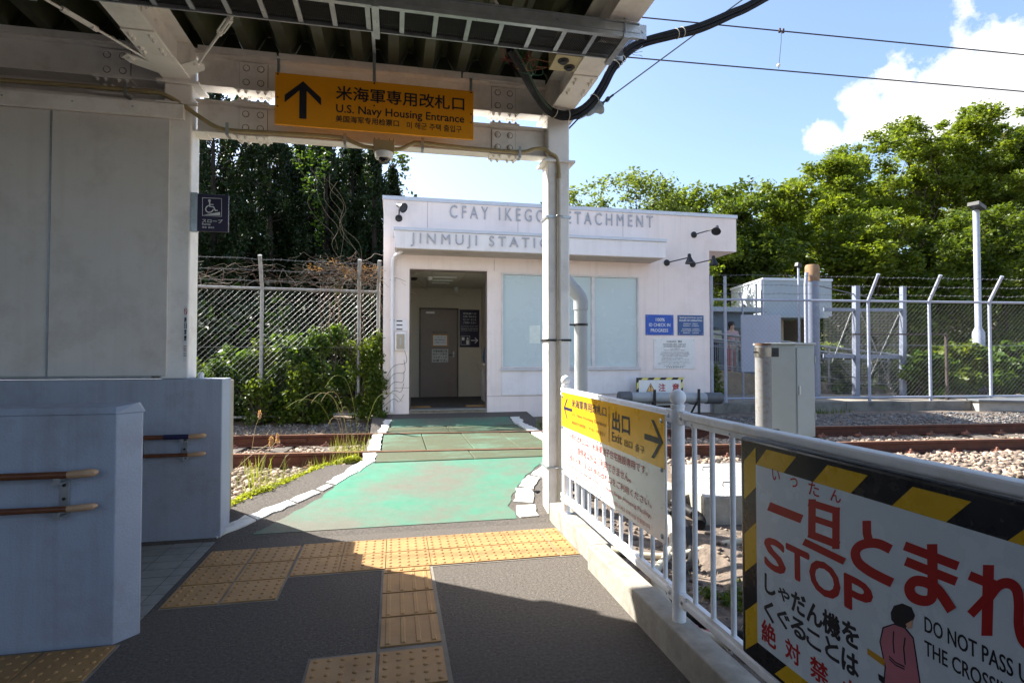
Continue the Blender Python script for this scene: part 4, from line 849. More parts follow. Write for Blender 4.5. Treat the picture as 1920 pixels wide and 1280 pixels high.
# ---------------- station building ----------------
bd = thing('station_building', (3, 10, 0), 'low pinkish station building with a white door canopy lettered CFAY IKEGO DETACHMENT JINMUJI STATION', 'building')
BX0, BX1 = -.2, 6.06
B().box((BX0, 10, -.1), (.249, 10.2, 4.12)).box((.249, 10, 2.922), (1.631, 10.2, 4.12)).box((1.631, 10, -.1), (1.889, 10.2, 4.12)).box((1.889, 10.0, -.1), (4.561, 10.2, 1.168)).box((1.889, 10, 2.902), (4.561, 10.2, 4.12)).box((4.561, 10, -.1), (BX1, 10.2, 4.12)).build('front_wall', facade, bd)
B().box((.249, 10, -.1), (1.631, 10.2, .44)).build('door_sill', conc, bd)
B().box((BX1 + .001, 10, 3.46), (6.66, 15.9, 4.12)).build('roof_overhang', facade, bd)
B().box((BX1 - .2, 10.201, -.1), (BX1, 16, 4.12)).box((BX0, 10.201, -.1), (BX0 + .2, 16, 4.12)).box((BX0, 16.001, -.1), (BX1, 16.2, 4.12)).build('side_wall', facade, bd)
B().box((BX0, 10.201, 3.9), (BX1, 16, 4.0)).build('roof_slab', concd, bd)
for a in ((BX0 - .02, 9.978, 4.121, 2.0, 10.23), (2.003, 9.978, 4.121, 4.4, 10.23), (4.403, 9.978, 4.121, 6.68, 10.23)): B().box((a[0], a[1], a[2]), (a[3], a[4], 4.19)).build('parapet_cap', trimm, bd, bev=.003)
B().box((6.44, 10.231, 4.121), (6.68, 15.9, 4.19)).box((BX0 - .02, 10.231, 4.121), (.05, 16.1, 4.19)).build('parapet_cap', trimm, bd)
jl = mat('wall_joint', (.42, .36, .33), .9)
for x, z0, z1 in ((.56, 3.5, 4.12), (2.2, 3.5, 4.12), (4.25, 3.55, 4.12), (1.76, 2.93, 3.14), (.249 + .0, 0, 0)):
    if z1: B().box((x - .004, 9.998, z0), (x + .004, 9.9999, z1)).build('wall_joint', jl, bd)
B().box((BX0, 9.9975, .83), (.249, 9.9999, .838)).box((1.631, 9.9975, .66), (4.561, 9.9999, .668)).build('wall_joint', jl, bd)
# white panel under window
B().box((1.889, 9.985, .68), (4.561, 9.9985, 1.13)).build('window_apron', facw, bd, bev=.003)
cn = B().box((-.01, 9.4, 3.17), (4.82, 9.999, 3.46)).build('door_canopy', facw, bd, bev=.004)
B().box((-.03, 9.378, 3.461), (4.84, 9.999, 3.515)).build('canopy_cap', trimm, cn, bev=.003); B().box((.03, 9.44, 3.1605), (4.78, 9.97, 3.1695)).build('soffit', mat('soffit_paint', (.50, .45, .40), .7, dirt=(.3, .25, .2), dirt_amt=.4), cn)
# door opening frame
alu = mat('aluminium_frame', (.50, .48, .47), .35, .6, var=.05)
B().box((.25, 10.02, .445), (.275, 10.1, 2.92)).box((1.605, 10.02, .445), (1.63, 10.1, 2.92)).box((.2755, 10.02, 2.895), (1.6045, 10.1, 2.92)).build('door_frame', mat('bronze_frame', (.12, .09, .07), .4, .4), bd)
B().box((.276, 9.93, .4405), (1.604, 10.15, .452)).build('threshold', galv, bd)
# window
wf = B().box((1.89, 9.97, 1.17), (4.56, 10.05, 1.20)).box((1.89, 9.97, 2.87), (4.56, 10.05, 2.90)).box((1.89, 9.97, 1.2005), (1.92, 10.05, 2.8695)).box((4.53, 9.97, 1.2005), (4.56, 10.05, 2.8695)).box((2.74, 9.975, 1.2005), (2.79, 10.045, 2.8695)).box((3.61, 9.975, 1.2005), (3.67, 10.045, 2.8695)).build('window_frame', mat('white_window_frame', (.66, .64, .63), .4), bd, bev=.003)
frost = mat('frosted_pane', (.50, .60, .62), .25, var=.03, scale=1, spec=.6)
for a, c in ((1.921, 2.739), (2.791, 3.609), (3.671, 4.529)): B().box((a, 10.01, 1.201), (c, 10.02, 2.869)).build('pane', frost, wf)
B().box((2.42, 10.0085, 1.62), (2.62, 10.0095, 1.95)).build('paper_behind_pane', mat('pale_paper', (.68, .76, .72), .3), wf)  # slightly paler rectangle of paper at the pane
B().box((1.87, 9.94, 1.13), (4.58, 9.969, 1.165)).build('window_sill', trimm, bd, bev=.003)
# interior
inw = mat('interior_wall', (.58, .53, .43), .8, var=.03); infl = mat('interior_floor', (.06, .055, .055), .6, var=.3)
B().box((BX0 + .201, 12.8, .4), (2.0, 12.9, 2.95)).build('inner_wall', inw, bd); B().box((1.95, 10.201, .4), (2.0, 12.799, 2.95)).box((.0005, 10.201, .4), (.03, 12.799, 2.95)).build('inner_wall', inw, bd)
B().box((.031, 10.201, .35), (1.949, 12.799, .46)).build('inner_floor', infl, bd)
for i in range(4):
    for j in range(3): B().box((.035 + .64 * j, 10.21 + .65 * i, 2.925), (.665 + .64 * j, 10.85 + .65 * i, 2.945)).build('ceiling_tile', inw, bd)
B().box((.031, 10.201, 2.951), (1.949, 12.799, 3.0)).build('ceiling', inw, bd)
idr = B().box((.575, 12.77, .461), (1.385, 12.798, 2.43)).build('inner_door', mat('taupe_door', (.24, .19, .155), .45, var=.06), bd, bev=.003)
B().box((.54, 12.76, .461), (.573, 12.799, 2.47)).box((1.387, 12.76, .461), (1.42, 12.799, 2.47)).box((.54, 12.76, 2.432), (1.42, 12.799, 2.47)).build('door_frame', mat('taupe_frame', (.11, .09, .075), .45), idr)
B().box((.69, 12.763, 2.34), (.88, 12.769, 2.385)).build('door_closer', whitep, idr); B().tube([(1.31, 12.77, 1.42), (1.31, 12.72, 1.42), (1.20, 12.715, 1.42)], .012, 8).box((1.295, 12.764, 1.36), (1.325, 12.7695, 1.48)).build('handle', galv, idr)
for i, (z0, z1, c, s) in enumerate(((1.60, 1.88, (.5, .24, .08), None), (1.24, 1.54, (.60, .60, .56), '作業者様の為 IDカード及び パスポートが 必要です。'))):
    n_ = B().box((.82, 12.762, z0), (1.19, 12.7695, z1)).build('notice', mat('notice%d_paper' % 0 if i else 'notice_clipboard', c, .6), idr)
    if s:
        for k, q in enumerate(s.split()): text(q, (.845, 12.762, z1 - .07 * (k + 1)), (1.165, 12.762, z1 - .07 * (k + 1)), (.845, 12.762, z1 - .07 * (k + 1) + .05), blackp, n_, bold=.02)
    else:
        B().box((.85, 12.758, z0 + .02), (1.16, 12.7615, z1 - .03)).build('paper', whitep, n_)
        for k, q in enumerate(('インターホンは', '右側の案内板を', 'ご利用ください')): text(q, (.87, 12.758, z1 - .09 - .06 * k), (1.13, 12.758, z1 - .09 - .06 * k), (.87, 12.758, z1 - .055 - .06 * k), blackp, n_, bold=.0)
text('関係者以外立入禁止', (.84, 12.769, 1.90), (1.17, 12.769, 1.90), (.84, 12.769, 1.94), blackp, idr, bold=.0)
ib = thing('information_board', (1.65, 12.79, 1.59), 'dark blue information board with a white arrow on the back wall inside the doorway', 'sign')
B().box((1.45, 12.77, 1.585), (1.90, 12.798, 2.44)).build('board', mat('dark_indigo_face', 0), ib, bev=.003)
for k, q in enumerate(('駅係員への', 'お問い合わせは', 'モニターホンを', 'ご利用ください')): text(q, (1.53, 12.77, 2.33 - .07 * k), (1.83, 12.77, 2.33 - .07 * k), (1.53, 12.77, 2.375 - .07 * k), whitep, ib, bold=.01)
for k, q in enumerate(('To contact station staff,', 'please use the monitor phone.', '请使用可视对讲机', '모니터폰을 이용해 주십시오')): text(q, (1.48, 12.77, 2.06 - .035 * k), (1.87, 12.77, 2.06 - .035 * k), (1.48, 12.77, 2.078 - .035 * k), whitep, ib, bold=0)
yb = 12.77
flat(strip([(1.48, yb, 1.64), (1.68, yb, 1.64), (1.68, yb, 1.84), (1.48, yb, 1.84), (1.48, yb, 1.635)], .008, (0, -1, 0)), whitep, ib, (0, -1, 0), 'symbol')
flat([(1.60, yb, 1.65), (1.66, yb, 1.65), (1.66, yb, 1.75), (1.60, yb, 1.75)], whitep, ib, (0, -1, 0), 'symbol'); flat([(1.63 + .022 * math.cos(t * .7), yb, 1.785 + .022 * math.sin(t * .7)) for t in range(9)], whitep, ib, (0, -1, 0), 'symbol'); flat([(1.50, yb, 1.74), (1.56, yb, 1.74), (1.56, yb, 1.81), (1.50, yb, 1.81)], whitep, ib, (0, -1, 0), 'symbol')
flat(strip([(1.71, yb, 1.74), (1.86, yb, 1.74)], .02, (0, -1, 0)), whitep, ib, (0, -1, 0), 'arrow'); flat(strip([(1.80, yb, 1.80), (1.865, yb, 1.74), (1.80, yb, 1.68)], .02, (0, -1, 0)), whitep, ib, (0, -1, 0), 'arrow', lift=.003)
# interior counter with covered machine, fixtures
ctr = thing('ticket_gate_shelf', (1.8, 11.4, .46), 'small shelf unit with a blue bag on it inside the right of the doorway', 'shelf')
B().box((1.70, 10.9, 1.20), (1.948, 11.9, 1.24)).box((1.74, 10.95, 1.10), (1.948, 11.85, 1.199)).build('shelf_top', inw, ctr, bev=.006); B().box((1.80, 11.0, .461), (1.948, 11.8, 1.099)).build('cabinet', whitep, ctr)
bg_ = thing('cloth_bag', (1.84, 11.3, 1.24), 'crumpled blue bag standing on the shelf inside the doorway', 'bag')
B().lathe((1.86, 11.35, 1.241), [(.08, 0), (.10, .10), (.085, .25), (.05, .38), (.03, .42)], (0, -.05, 1), 9).build('bag_body', mat('blue_cloth', (.05, .12, .26), .8, var=.3), bg_); B().lathe((1.84, 11.05, 1.241), [(.06, 0), (.08, .08), (.06, .2), (.03, .3)], n=8).build('bag_lining', mat('tan_cloth', (.25, .19, .12), .8), bg_)
pc = B().box((1.90, 11.6, 1.5), (1.948, 11.95, 2.45)).build('wall_panel', mat('grey_panel', (.2, .2, .21), .5), bd)
for k in range(3): B().box((.72 + .02 * k, 10.9 + .45 * k, 2.905), (1.18 - .03 * k, 11.0 + .45 * k, 2.924)).build('ceiling_vent', whitep, bd)
B().lathe((.66, 11.0, 2.924), [(.06, 0), (.06, -.03), (.03, -.06)], n=16).build('ceiling_camera', whitep, bd, True); B().lathe((1.35, 12.6, 2.924), [(.05, 0), (.05, -.05), (.03, -.10)], n=16).build('ceiling_camera', whitep, bd, True); B().lathe((.36, 11.2, 2.924), [(.09, 0), (.07, -.02), (.05, -.05)], n=16).build('ceiling_camera', darkm, bd, True)
B().lathe((.035, 11.6, 2.35), [(.05, 0), (.04, .07), (.02, .1)], (1, 0, 0), 12).build('red_bell', redp, bd, True)
for x in (.05, 1.35):
    for k in range(2): inst('tactile_tile', dome, bd, (x + .3 * k if x < 1 else x + .3 * k - .05, 10.25, .4605))
# raised letters
def letters(s, x0, x1, z0, z1, y): 
    me = None; text(s, (x0, y, z0), (x1, y, z0), (x0, y, z1), letterm, bd, name='raised_letters', bold=0, ext=.018, lift=.004, space=1.55)
letters('CFAY IKEGO DETACHMENT', .95, 4.86, 3.855, 4.085, 10.0)
text('JINMUJI STATION', (.25, 9.4, 3.20), (2.86, 9.4, 3.20), (.25, 9.4, 3.43), letterm, cn, name='raised_letters', bold=0, ext=.018, lift=.004, space=1.5)
# downspout, card reader
ds = thing('downspout', (-.03, 9.95, .4), 'white downspout running down the left corner of the building', 'downspout')
B().tube(spl([(.10, 9.62, 3.15), (.0, 9.90, 3.12), (-.04, 9.94, 3.04), (-.045, 9.94, 2.9)]) + [(-.045, 9.94, .42)], .032, 12).build('pipe', facw, ds, True)
for z in (1.0, 2.0, 2.7): B().box((-.085, 9.925, z), (-.005, 9.9985, z + .02)).build('bracket', galv, ds)
cr_ = thing('card_reader', (.08, 9.97, 1.5), 'steel card reader box and plate beside the doorway of the building', 'card reader')
B().box((.0, 9.93, 1.49), (.19, 9.9985, 1.80)).build('hood', facw, cr_, bev=.006); B().box((.03, 9.915, 1.51), (.165, 9.9295, 1.77)).build('reader', beige, cr_, bev=.004); B().box((.085, 9.909, 1.58), (.11, 9.9145, 1.70)).build('slot', galv, cr_)
B().box((-.05, 9.985, 1.83), (.22, 9.9985, 2.02)).build('plate', facw, cr_, bev=.002)
for z in (1.99, 1.92, 1.845): B().box((.03, 9.981, z), (.13, 9.9848, z + .02)).build('label_slot', darkm, cr_)
# spotlights: plate, arm, lamp head
def spot(bx, bz, tip, aim, label):
    t = thing('spotlight', (bx, 9.99, bz), label, 'spotlight', 'spotlights on the building front'); tip = Vector(tip); aim = Vector(aim).normalized()
    B().lathe((bx, 9.999, bz), [(.062, 0), (.062, .012), (.045, .02), (.02, .022)], (0, -1, 0), 20).build('wall_plate', darkm, t, True)
    B().tube([(bx, 9.98, bz), tip], .011, 8).build('arm', darkm, t, True)
    B().lathe(tip - aim * .05, [(.022, -.02), (.032, 0), (.035, .04), (.05, .08), (.085, .15), (.088, .16), (.078, .155), (.03, .10)], aim, 20).build('lamp_head', darkm, t, True)
    B().lathe(tip - aim * .05, [(.076, .146), (.05, .152), (.01, .155)], aim, 20).build('lens', mat('lamp_lens', (.03, .03, .035), .35), t, True); return t
spot(.06, 3.80, (.07, 9.80, 3.97), (.35, -.35, -.25), 'black spotlight at the top left corner of the building front')
spot(5.73, 3.76, (5.95, 9.55, 3.80), (-.3, -.35, -.45), 'black spotlight on a long arm, highest at the right end of the building')
spot(5.15, 3.19, (5.42, 9.62, 3.24), (0, -.1, -1), 'lower black spotlight left of its twin, just past the white canopy end')
spot(5.70, 3.18, (5.92, 9.62, 3.22), (0, -.1, -1), 'lower black spotlight nearest the right edge of the building wall')
# wall signs
def wsign(x0, x1, z0, z1, m, label, rows, tm, nm='wall_sign', y=9.999, th=.012):
    t = thing(nm, ((x0 + x1) / 2, y, z0), label, 'sign'); B().box((x0, y - th, z0), (x1, y, z1)).build('plate', m, t, bev=.0015)
    for (s, a, c, zb_, zt_, bo) in rows:
        text(s, (x0 + (x1 - x0) * a, y - th, z0 + (z1 - z0) * zb_), (x0 + (x1 - x0) * c, y - th, z0 + (z1 - z0) * zb_), (x0 + (x1 - x0) * a, y - th, z0 + (z1 - z0) * zt_), tm, t, bold=bo)
    for x in (x0 + .03, x1 - .03):
        for z in (z0 + .03, z1 - .03): B().lathe((x, y - th, z), [(.008, 0), (.006, .003)], (0, -1, 0), 8).build('screw', galv, t)
    return t
wsign(4.70, 5.28, 1.79, 2.18, bluep, 'bright blue sign reading 100% ID CHECK IN PROGRESS', [('100%', .36, .68, .68, .84, .02), ('ID CHECK IN', .12, .88, .42, .58, .015), ('PROGRESS', .18, .80, .15, .31, .015)], whitep)
wsign(5.37, 5.92, 1.79, 2.18, mat('slate_blue_face', (.035, .095, .26), .4), 'slate blue sign with the station gate hours of operation', [('JINMUJI STATION GATE', .07, .93, .82, .91, .03), ('HOURS OF OPERATION', .06, .94, .69, .78, .03), ('MONDAY - FRIDAY', .22, .78, .54, .60, .02), ('0500AM - 0100AM', .2, .8, .44, .50, .02), ('SATURDAY - SUNDAY', .17, .83, .28, .34, .02), ('& JAPANESE HOLIDAYS', .13, .87, .19, .25, .02), ('0500AM - 1230AM', .2, .8, .09, .15, .02)], whitep)
wsign(4.87, 5.73, 1.14, 1.72, whitep, 'white warning sign in English and Japanese below the two blue signs', [('WARNING   警告', .3, .68, .88, .94, .02), ('RESTRICTED AREA   KEEP OUT', .22, .78, .79, .84, .005), ('AUTHORIZED PERSONNEL ONLY', .23, .77, .72, .77, .005), ('立ち入り制限区域', .38, .62, .655, .69, 0), ('許可された者以外の立ち入りを禁ず', .25, .75, .60, .64, 0), ('AUTHORIZED ENTRY INTO THE RESTRICTED AREA', .17, .85, .525, .56, 0), ('CONSTITUTES CONSENT TO SEARCH OF PERSONNEL', .14, .87, .465, .50, 0), ('AND THE PROPERTY UNDER THEIR CONTROL', .2, .82, .41, .445, 0), ('この制限区域への立ち入り許可を得た者は', .17, .7, .345, .38, 0), ('身体及び所持品の検査に同意したとみなす', .17, .85, .29, .325, 0), ('UNAUTHORIZED ENTRY PUNISHABLE UNDER JAPANESE LAW', .17, .85, .215, .25, 0), ('無断で立ち入った者は日本国の法律により処罰されます。', .1, .9, .16, .195, 0), ('BY ORDER OF COMFLEACT YOKOSUKA', .23, .77, .09, .12, 0), ('米 海 軍 横 須 賀 基 地', .29, .71, .035, .075, .01)], blackp)
cs = thing('caution_sign', (5.0, 9.72, .4), 'white caution sign with a black and yellow striped edge standing behind the horizontal grey pipe', 'sign')
CX0, CX1, CZ0, CZ1, CYY = 4.40, 5.34, .42, .985, 9.75
B().box((CX0, CYY, CZ0), (CX1, CYY + .02, CZ1)).build('board', mat('black_board', 0), cs, bev=.002); B().box((CX0 + .045, CYY - .0015, CZ0 + .045), (CX1 - .045, CYY - .0001, CZ1 - .045)).build('white_face', whitep, cs)
ys2 = mat('pale_yellow_stripe', (.66, .60, .16), .4)
for k in range(4): x = CX0 + .09 + k * .245; flat([(x, CYY, CZ1 - .043), (x + .12, CYY, CZ1 - .043), (x + .155, CYY, CZ1 - .002), (x + .035, CYY, CZ1 - .002)], ys2, cs, (0, -1, 0), 'yellow_stripe', lift=.001)
for x in (CX0 + .002, CX1 - .043):
    for k in range(2): z = CZ0 + .10 + k * .245; flat([(x, CYY, z), (x + .041, CYY, z + .035), (x + .041, CYY, z + .15), (x, CYY, z + .115)], ys2, cs, (0, -1, 0), 'yellow_stripe', lift=.001)
flat([(CX0 + .19, CYY, .72), (CX0 + .37, CYY, .72), (CX0 + .28, CYY, .885)], blackp, cs, (0, -1, 0), 'triangle', lift=.002); flat([(CX0 + .205, CYY, .729), (CX0 + .355, CYY, .729), (CX0 + .28, CYY, .867)], mat('orange_print', (.70, .42, .15), .4), cs, (0, -1, 0), 'triangle', lift=.003)
text('!', (CX0 + .271, CYY, .745), (CX0 + .289, CYY, .745), (CX0 + .271, CYY, .84), blackp, cs, bold=.02, lift=.004)
for ch, x in (('注', .44), ('意', .72)): text(ch, (CX0 + x, CYY, .73), (CX0 + x + .14, CYY, .73), (CX0 + x, CYY, .87), redp, cs, bold=.03, lift=.003)
text('これより左側　米海軍施設につき', (CX0 + .1, CYY, .60), (CX1 - .1, CYY, .60), (CX0 + .1, CYY, .65), blackp, cs, bold=.02, lift=.003); text('立ち入りを禁止します', (CX0 + .1, CYY, .50), (CX1 - .3, CYY, .50), (CX0 + .1, CYY, .55), blackp, cs, bold=.02, lift=.003)
hp2 = thing('horizontal_pipe', (5, 9.6, .3), 'horizontal grey pipe on black angle brackets along the foot of the building', 'pipe')
B().tube([(4.05, 9.58, .64), (5.78, 9.58, .60)], .098, 20).build('pipe', pvc, hp2, True); dg = mat('dark_grey_cap', (.10, .105, .11), .5)
B().tube([(3.98, 9.58, .64), (4.2, 9.58, .637)], .108, 20).build('end_cap', dg, hp2, True); B().tube([(5.70, 9.58, .60), (6.02, 9.58, .594)], .108, 20).build('end_cap', dg, hp2, True)
for x in (4.62, 5.50): B().bar((x, 9.46, .78), (x, 9.46, .25), .05, .012, (0, 1, 0)).bar((x, 9.45, .62), (x, 9.80, .25), .04, .012, (1, 0, 0)).box((x - .025, 9.45, .48), (x + .025, 9.8, .495)).build('bracket', darkm, hp2)
# ---------------- cabinet and pole on the right ----------------
eb = thing('equipment_cabinet', (4.0, 5.1, .5), 'pale grey equipment cabinet clamped to a spotted grey pole beside the track', 'cabinet')
cabm = mat('pale_grey_cabinet', (.31, .34, .325), .4, var=.04, dirt=(.3, .3, .27), dirt_amt=.3, dirt_scale=5)
c0 = Vector((3.97, 4.99, 0)); dl = Vector((-.80, .60, 0)).normalized(); dr = Vector((.985, .17, 0)).normalized(); wl_, wr_ = .25, .275
pl_ = [c0, c0 + dr * wr_, c0 + dr * wr_ + Vector((-.02, .35, 0)), c0 + dl * wl_ + Vector((.05, .28, 0)), c0 + dl * wl_]
B().prism([p + Vector((0, 0, .57)) for p in pl_], (0, 0, .94)).build('cabinet_body', cabm, eb, bev=.004)
cc = sum(pl_, Vector()) / 5; B().prism([cc + (p - cc) * 1.07 + Vector((0, 0, 1.511)) for p in pl_], (0, 0, .022)).build('lid', cabm, eb, bev=.004)
n_r = dr.cross(Vector((0, 0, 1))); dp0 = c0 + n_r * .0; B().prism([p + Vector((0, 0, .60)) for p in (c0 + dr * .02 + n_r * .002, c0 + dr * (wr_ - .02) + n_r * .002, c0 + dr * (wr_ - .02) + n_r * .014, c0 + dr * .02 + n_r * .014)], (0, 0, .88)).build('door', cabm, eb, bev=.003)
for z in (.75, 1.33): B().tube([c0 + dr * .262 + n_r * .016 + Vector((0, 0, z)), c0 + dr * .262 + n_r * .016 + Vector((0, 0, z + .07))], .007, 8).build('hinge', cabm, eb)
B().obox(c0 + dr * .045 + n_r * .02 + Vector((0, 0, 1.05)), (.022, .012, .09), dr).build('door_handle', galv, eb, bev=.002)
pp = AY(1431, 700, 4.98); spm = mat('spotted_grey_pole', (.20, .20, .195), .6, var=.1, dirt=(.14, .10, .07), dirt_amt=.9, dirt_scale=30)
po = B().lathe((pp.x, 4.98, -.1), [(.076, 0), (.076, 1.60)], n=22).build('pole', spm, eb, True); B().lathe((pp.x, 4.98, 1.5005), [(.078, 0), (.078, .025)], n=22).build('pole_rim', mat('rust_brown', (.12, .07, .045), .8), po, True)
for z in (1.39, .58): B().lathe((pp.x, 4.98, z), [(.081, 0), (.081, .095)], n=22).build('clamp_band', mat('tarnished_steel', (.25, .23, .20), .3, .8), eb, True); B().obox((pp.x + .10, 4.975, z + .045), (.12, .03, .09), (1, -.2, 0)).tube([(pp.x - .12, 4.96, z + .045), (pp.x + .12, 4.94, z + .045)], .008, 6).build('clamp_bracket', darkm, eb)
# chequer plate pit
pt = thing('cable_pit', (3.2, 5, 0), 'raised concrete cable pit with pale metal cover plates and small handles beyond the railing', 'pit')
q = [Vector((2.62, 4.42, 0)), Vector((3.75, 4.32, 0)), Vector((3.95, 5.72, 0)), Vector((2.98, 5.74, 0))]
q = [Vector((2.60, 4.40, 0)), Vector((3.6, 4.31, 0)), Vector((4.0, 5.70, 0)), Vector((3.0, 5.76, 0))]
B().prism([p + Vector((0, 0, -.15)) for p in q], (0, 0, .335)).build('pit_wall', conc, pt, bev=.01)
plate = mat('pale_cover_plate', (.42, .42, .41), .45, .2, var=.08)
m01, m32 = q[0].lerp(q[3], .5), q[1].lerp(q[2], .5)
for a in ((q[0], q[1], m32, m01), (m01, m32, q[2], q[3])):
    cc = sum(a, Vector()) / 4; pl1 = B().prism([cc + (p - cc) * .985 + Vector((0, 0, .187)) for p in a], (0, 0, .008)).build('cover_plate', plate, pt)
    st_ = B()
    for i in range(26):
        for j in range(19):
            p = a[0].lerp(a[1], (i + .5) / 26).lerp(a[3].lerp(a[2], (i + .5) / 26), (j + .5) / 19); s = .011 if (i + j) % 2 else -.011
            st_.obox(p + Vector((0, 0, .1955)), (.026, .006, .0025), (1, 1 if s > 0 else -1, 0))
    stuff(st_.build('tread_pattern', plate, pl1))
    for f in (.28, .72): p = a[0].lerp(a[1], f).lerp(a[3].lerp(a[2], f), .5) + Vector((0, 0, .196)); B().tube([p, p + Vector((0, 0, .035)), p + Vector((.10, 0, .035)), p + Vector((.10, 0, 0))], .005, 6).build('handle', darkm, pl1)
pt2 = thing('concrete_block', (2.45, 5.0, 0), 'small concrete block beside the cable pit', 'block'); B().box((2.30, 4.95, -.1), (2.72, 5.5, .13)).build('block', conc, pt2, bev=.012)
# conduits lying on the soil
gc = thing('ground_conduits', (2.2, 3.6, 0), 'beige and black corrugated conduits lying on the soil behind the railing', 'conduit')
bc = mat('pale_conduit', (.46, .41, .31), .5, var=.1, dirt=(.2, .16, .1), dirt_amt=.5, dirt_scale=10)
def gzp(x, y, d=.02): return (x, y, gz(x, y) + d)
def gtube(pts, r, m, nm='conduit_run'): B().tube(spl([gzp(*p, d=r) for p in pts], 8), r, 10).build(nm, m, gc, True)
gtube([(1.58, 4.4), (1.75, 4.15), (2.1, 4.0), (2.7, 3.95), (3.4, 3.75), (4.6, 3.5)], .026, bc); gtube([(1.52, 3.9), (1.53, 3.3), (1.62, 2.9), (1.95, 2.55), (2.3, 2.55), (2.7, 2.9), (3.4, 3.1)], .028, bc)
gtube([(2.2, 5.0), (2.35, 4.6), (2.25, 4.3), (2.05, 4.0), (1.75, 3.6), (1.6, 3.0)], .03, bc); gtube([(2.4, 4.9), (2.45, 4.6), (2.4, 4.35), (2.2, 3.9), (1.85, 3.5), (1.7, 3.05), (2.0, 2.7), (2.5, 2.75), (3.3, 3.3)], .03, cablem)
gtube([(2.55, 4.85), (2.6, 4.5), (2.5, 4.3)], .045, cablem); gtube([(1.30 + .12, 5.35), (1.62, 5.5), (1.9, 5.3)], .035, cablem)
B().tube([gzp(1.30, 5.19, .09), gzp(1.45, 5.28, .05)], .045, 14).build('black_pipe_end', cablem, gc, True)
for x, y in ((3.35, 3.78), (2.75, 3.94), (1.62, 2.9)): B().obox(gzp(x, y, .04), (.06, .07, .03), (1, .3, .2)).obox(gzp(x + .06, y - .04, .03), (.08, .02, .01), (1, -.5, .2)).build('pink_tape', mat('pink_tape', (.65, .10, .18), .5), gc)
# corrugated black hose near right ballast and concrete block
B().tube(spl([gzp(5.2, 4.0, .04), gzp(5.6, 4.1, .04), gzp(6.2, 4.15, .04), gzp(7.0, 4.0, .04)], 8), .04, 10).build('corrugated_hose', cablem, gc, True)
kb = thing('concrete_housing', (12.2, 9.3, 0), 'pale concrete cable housing with a dark metal lid at the right edge below the fence', 'housing')
B().prism([(11.53, 9.18, -.1), (12.6, 8.62, -.1), (14.5, 8.5, -.1), (14.5, 9.5, -.1), (11.6, 9.4, -.1)], (0, 0, .57)).build('housing_body', mat('fresh_concrete', (.38, .35, .30), .8, var=.12, bump=.2, dirt=(.2, .18, .15), dirt_amt=.5, dirt_scale=8), kb, bev=.01)
B().prism([(11.48, 9.14, .471), (12.58, 8.56, .471), (14.6, 8.44, .471), (14.6, 9.55, .471), (11.55, 9.45, .471)], (0, 0, .04)).build('lid', mat('grey_lid', (.15, .16, .17), .5), kb, bev=.004)

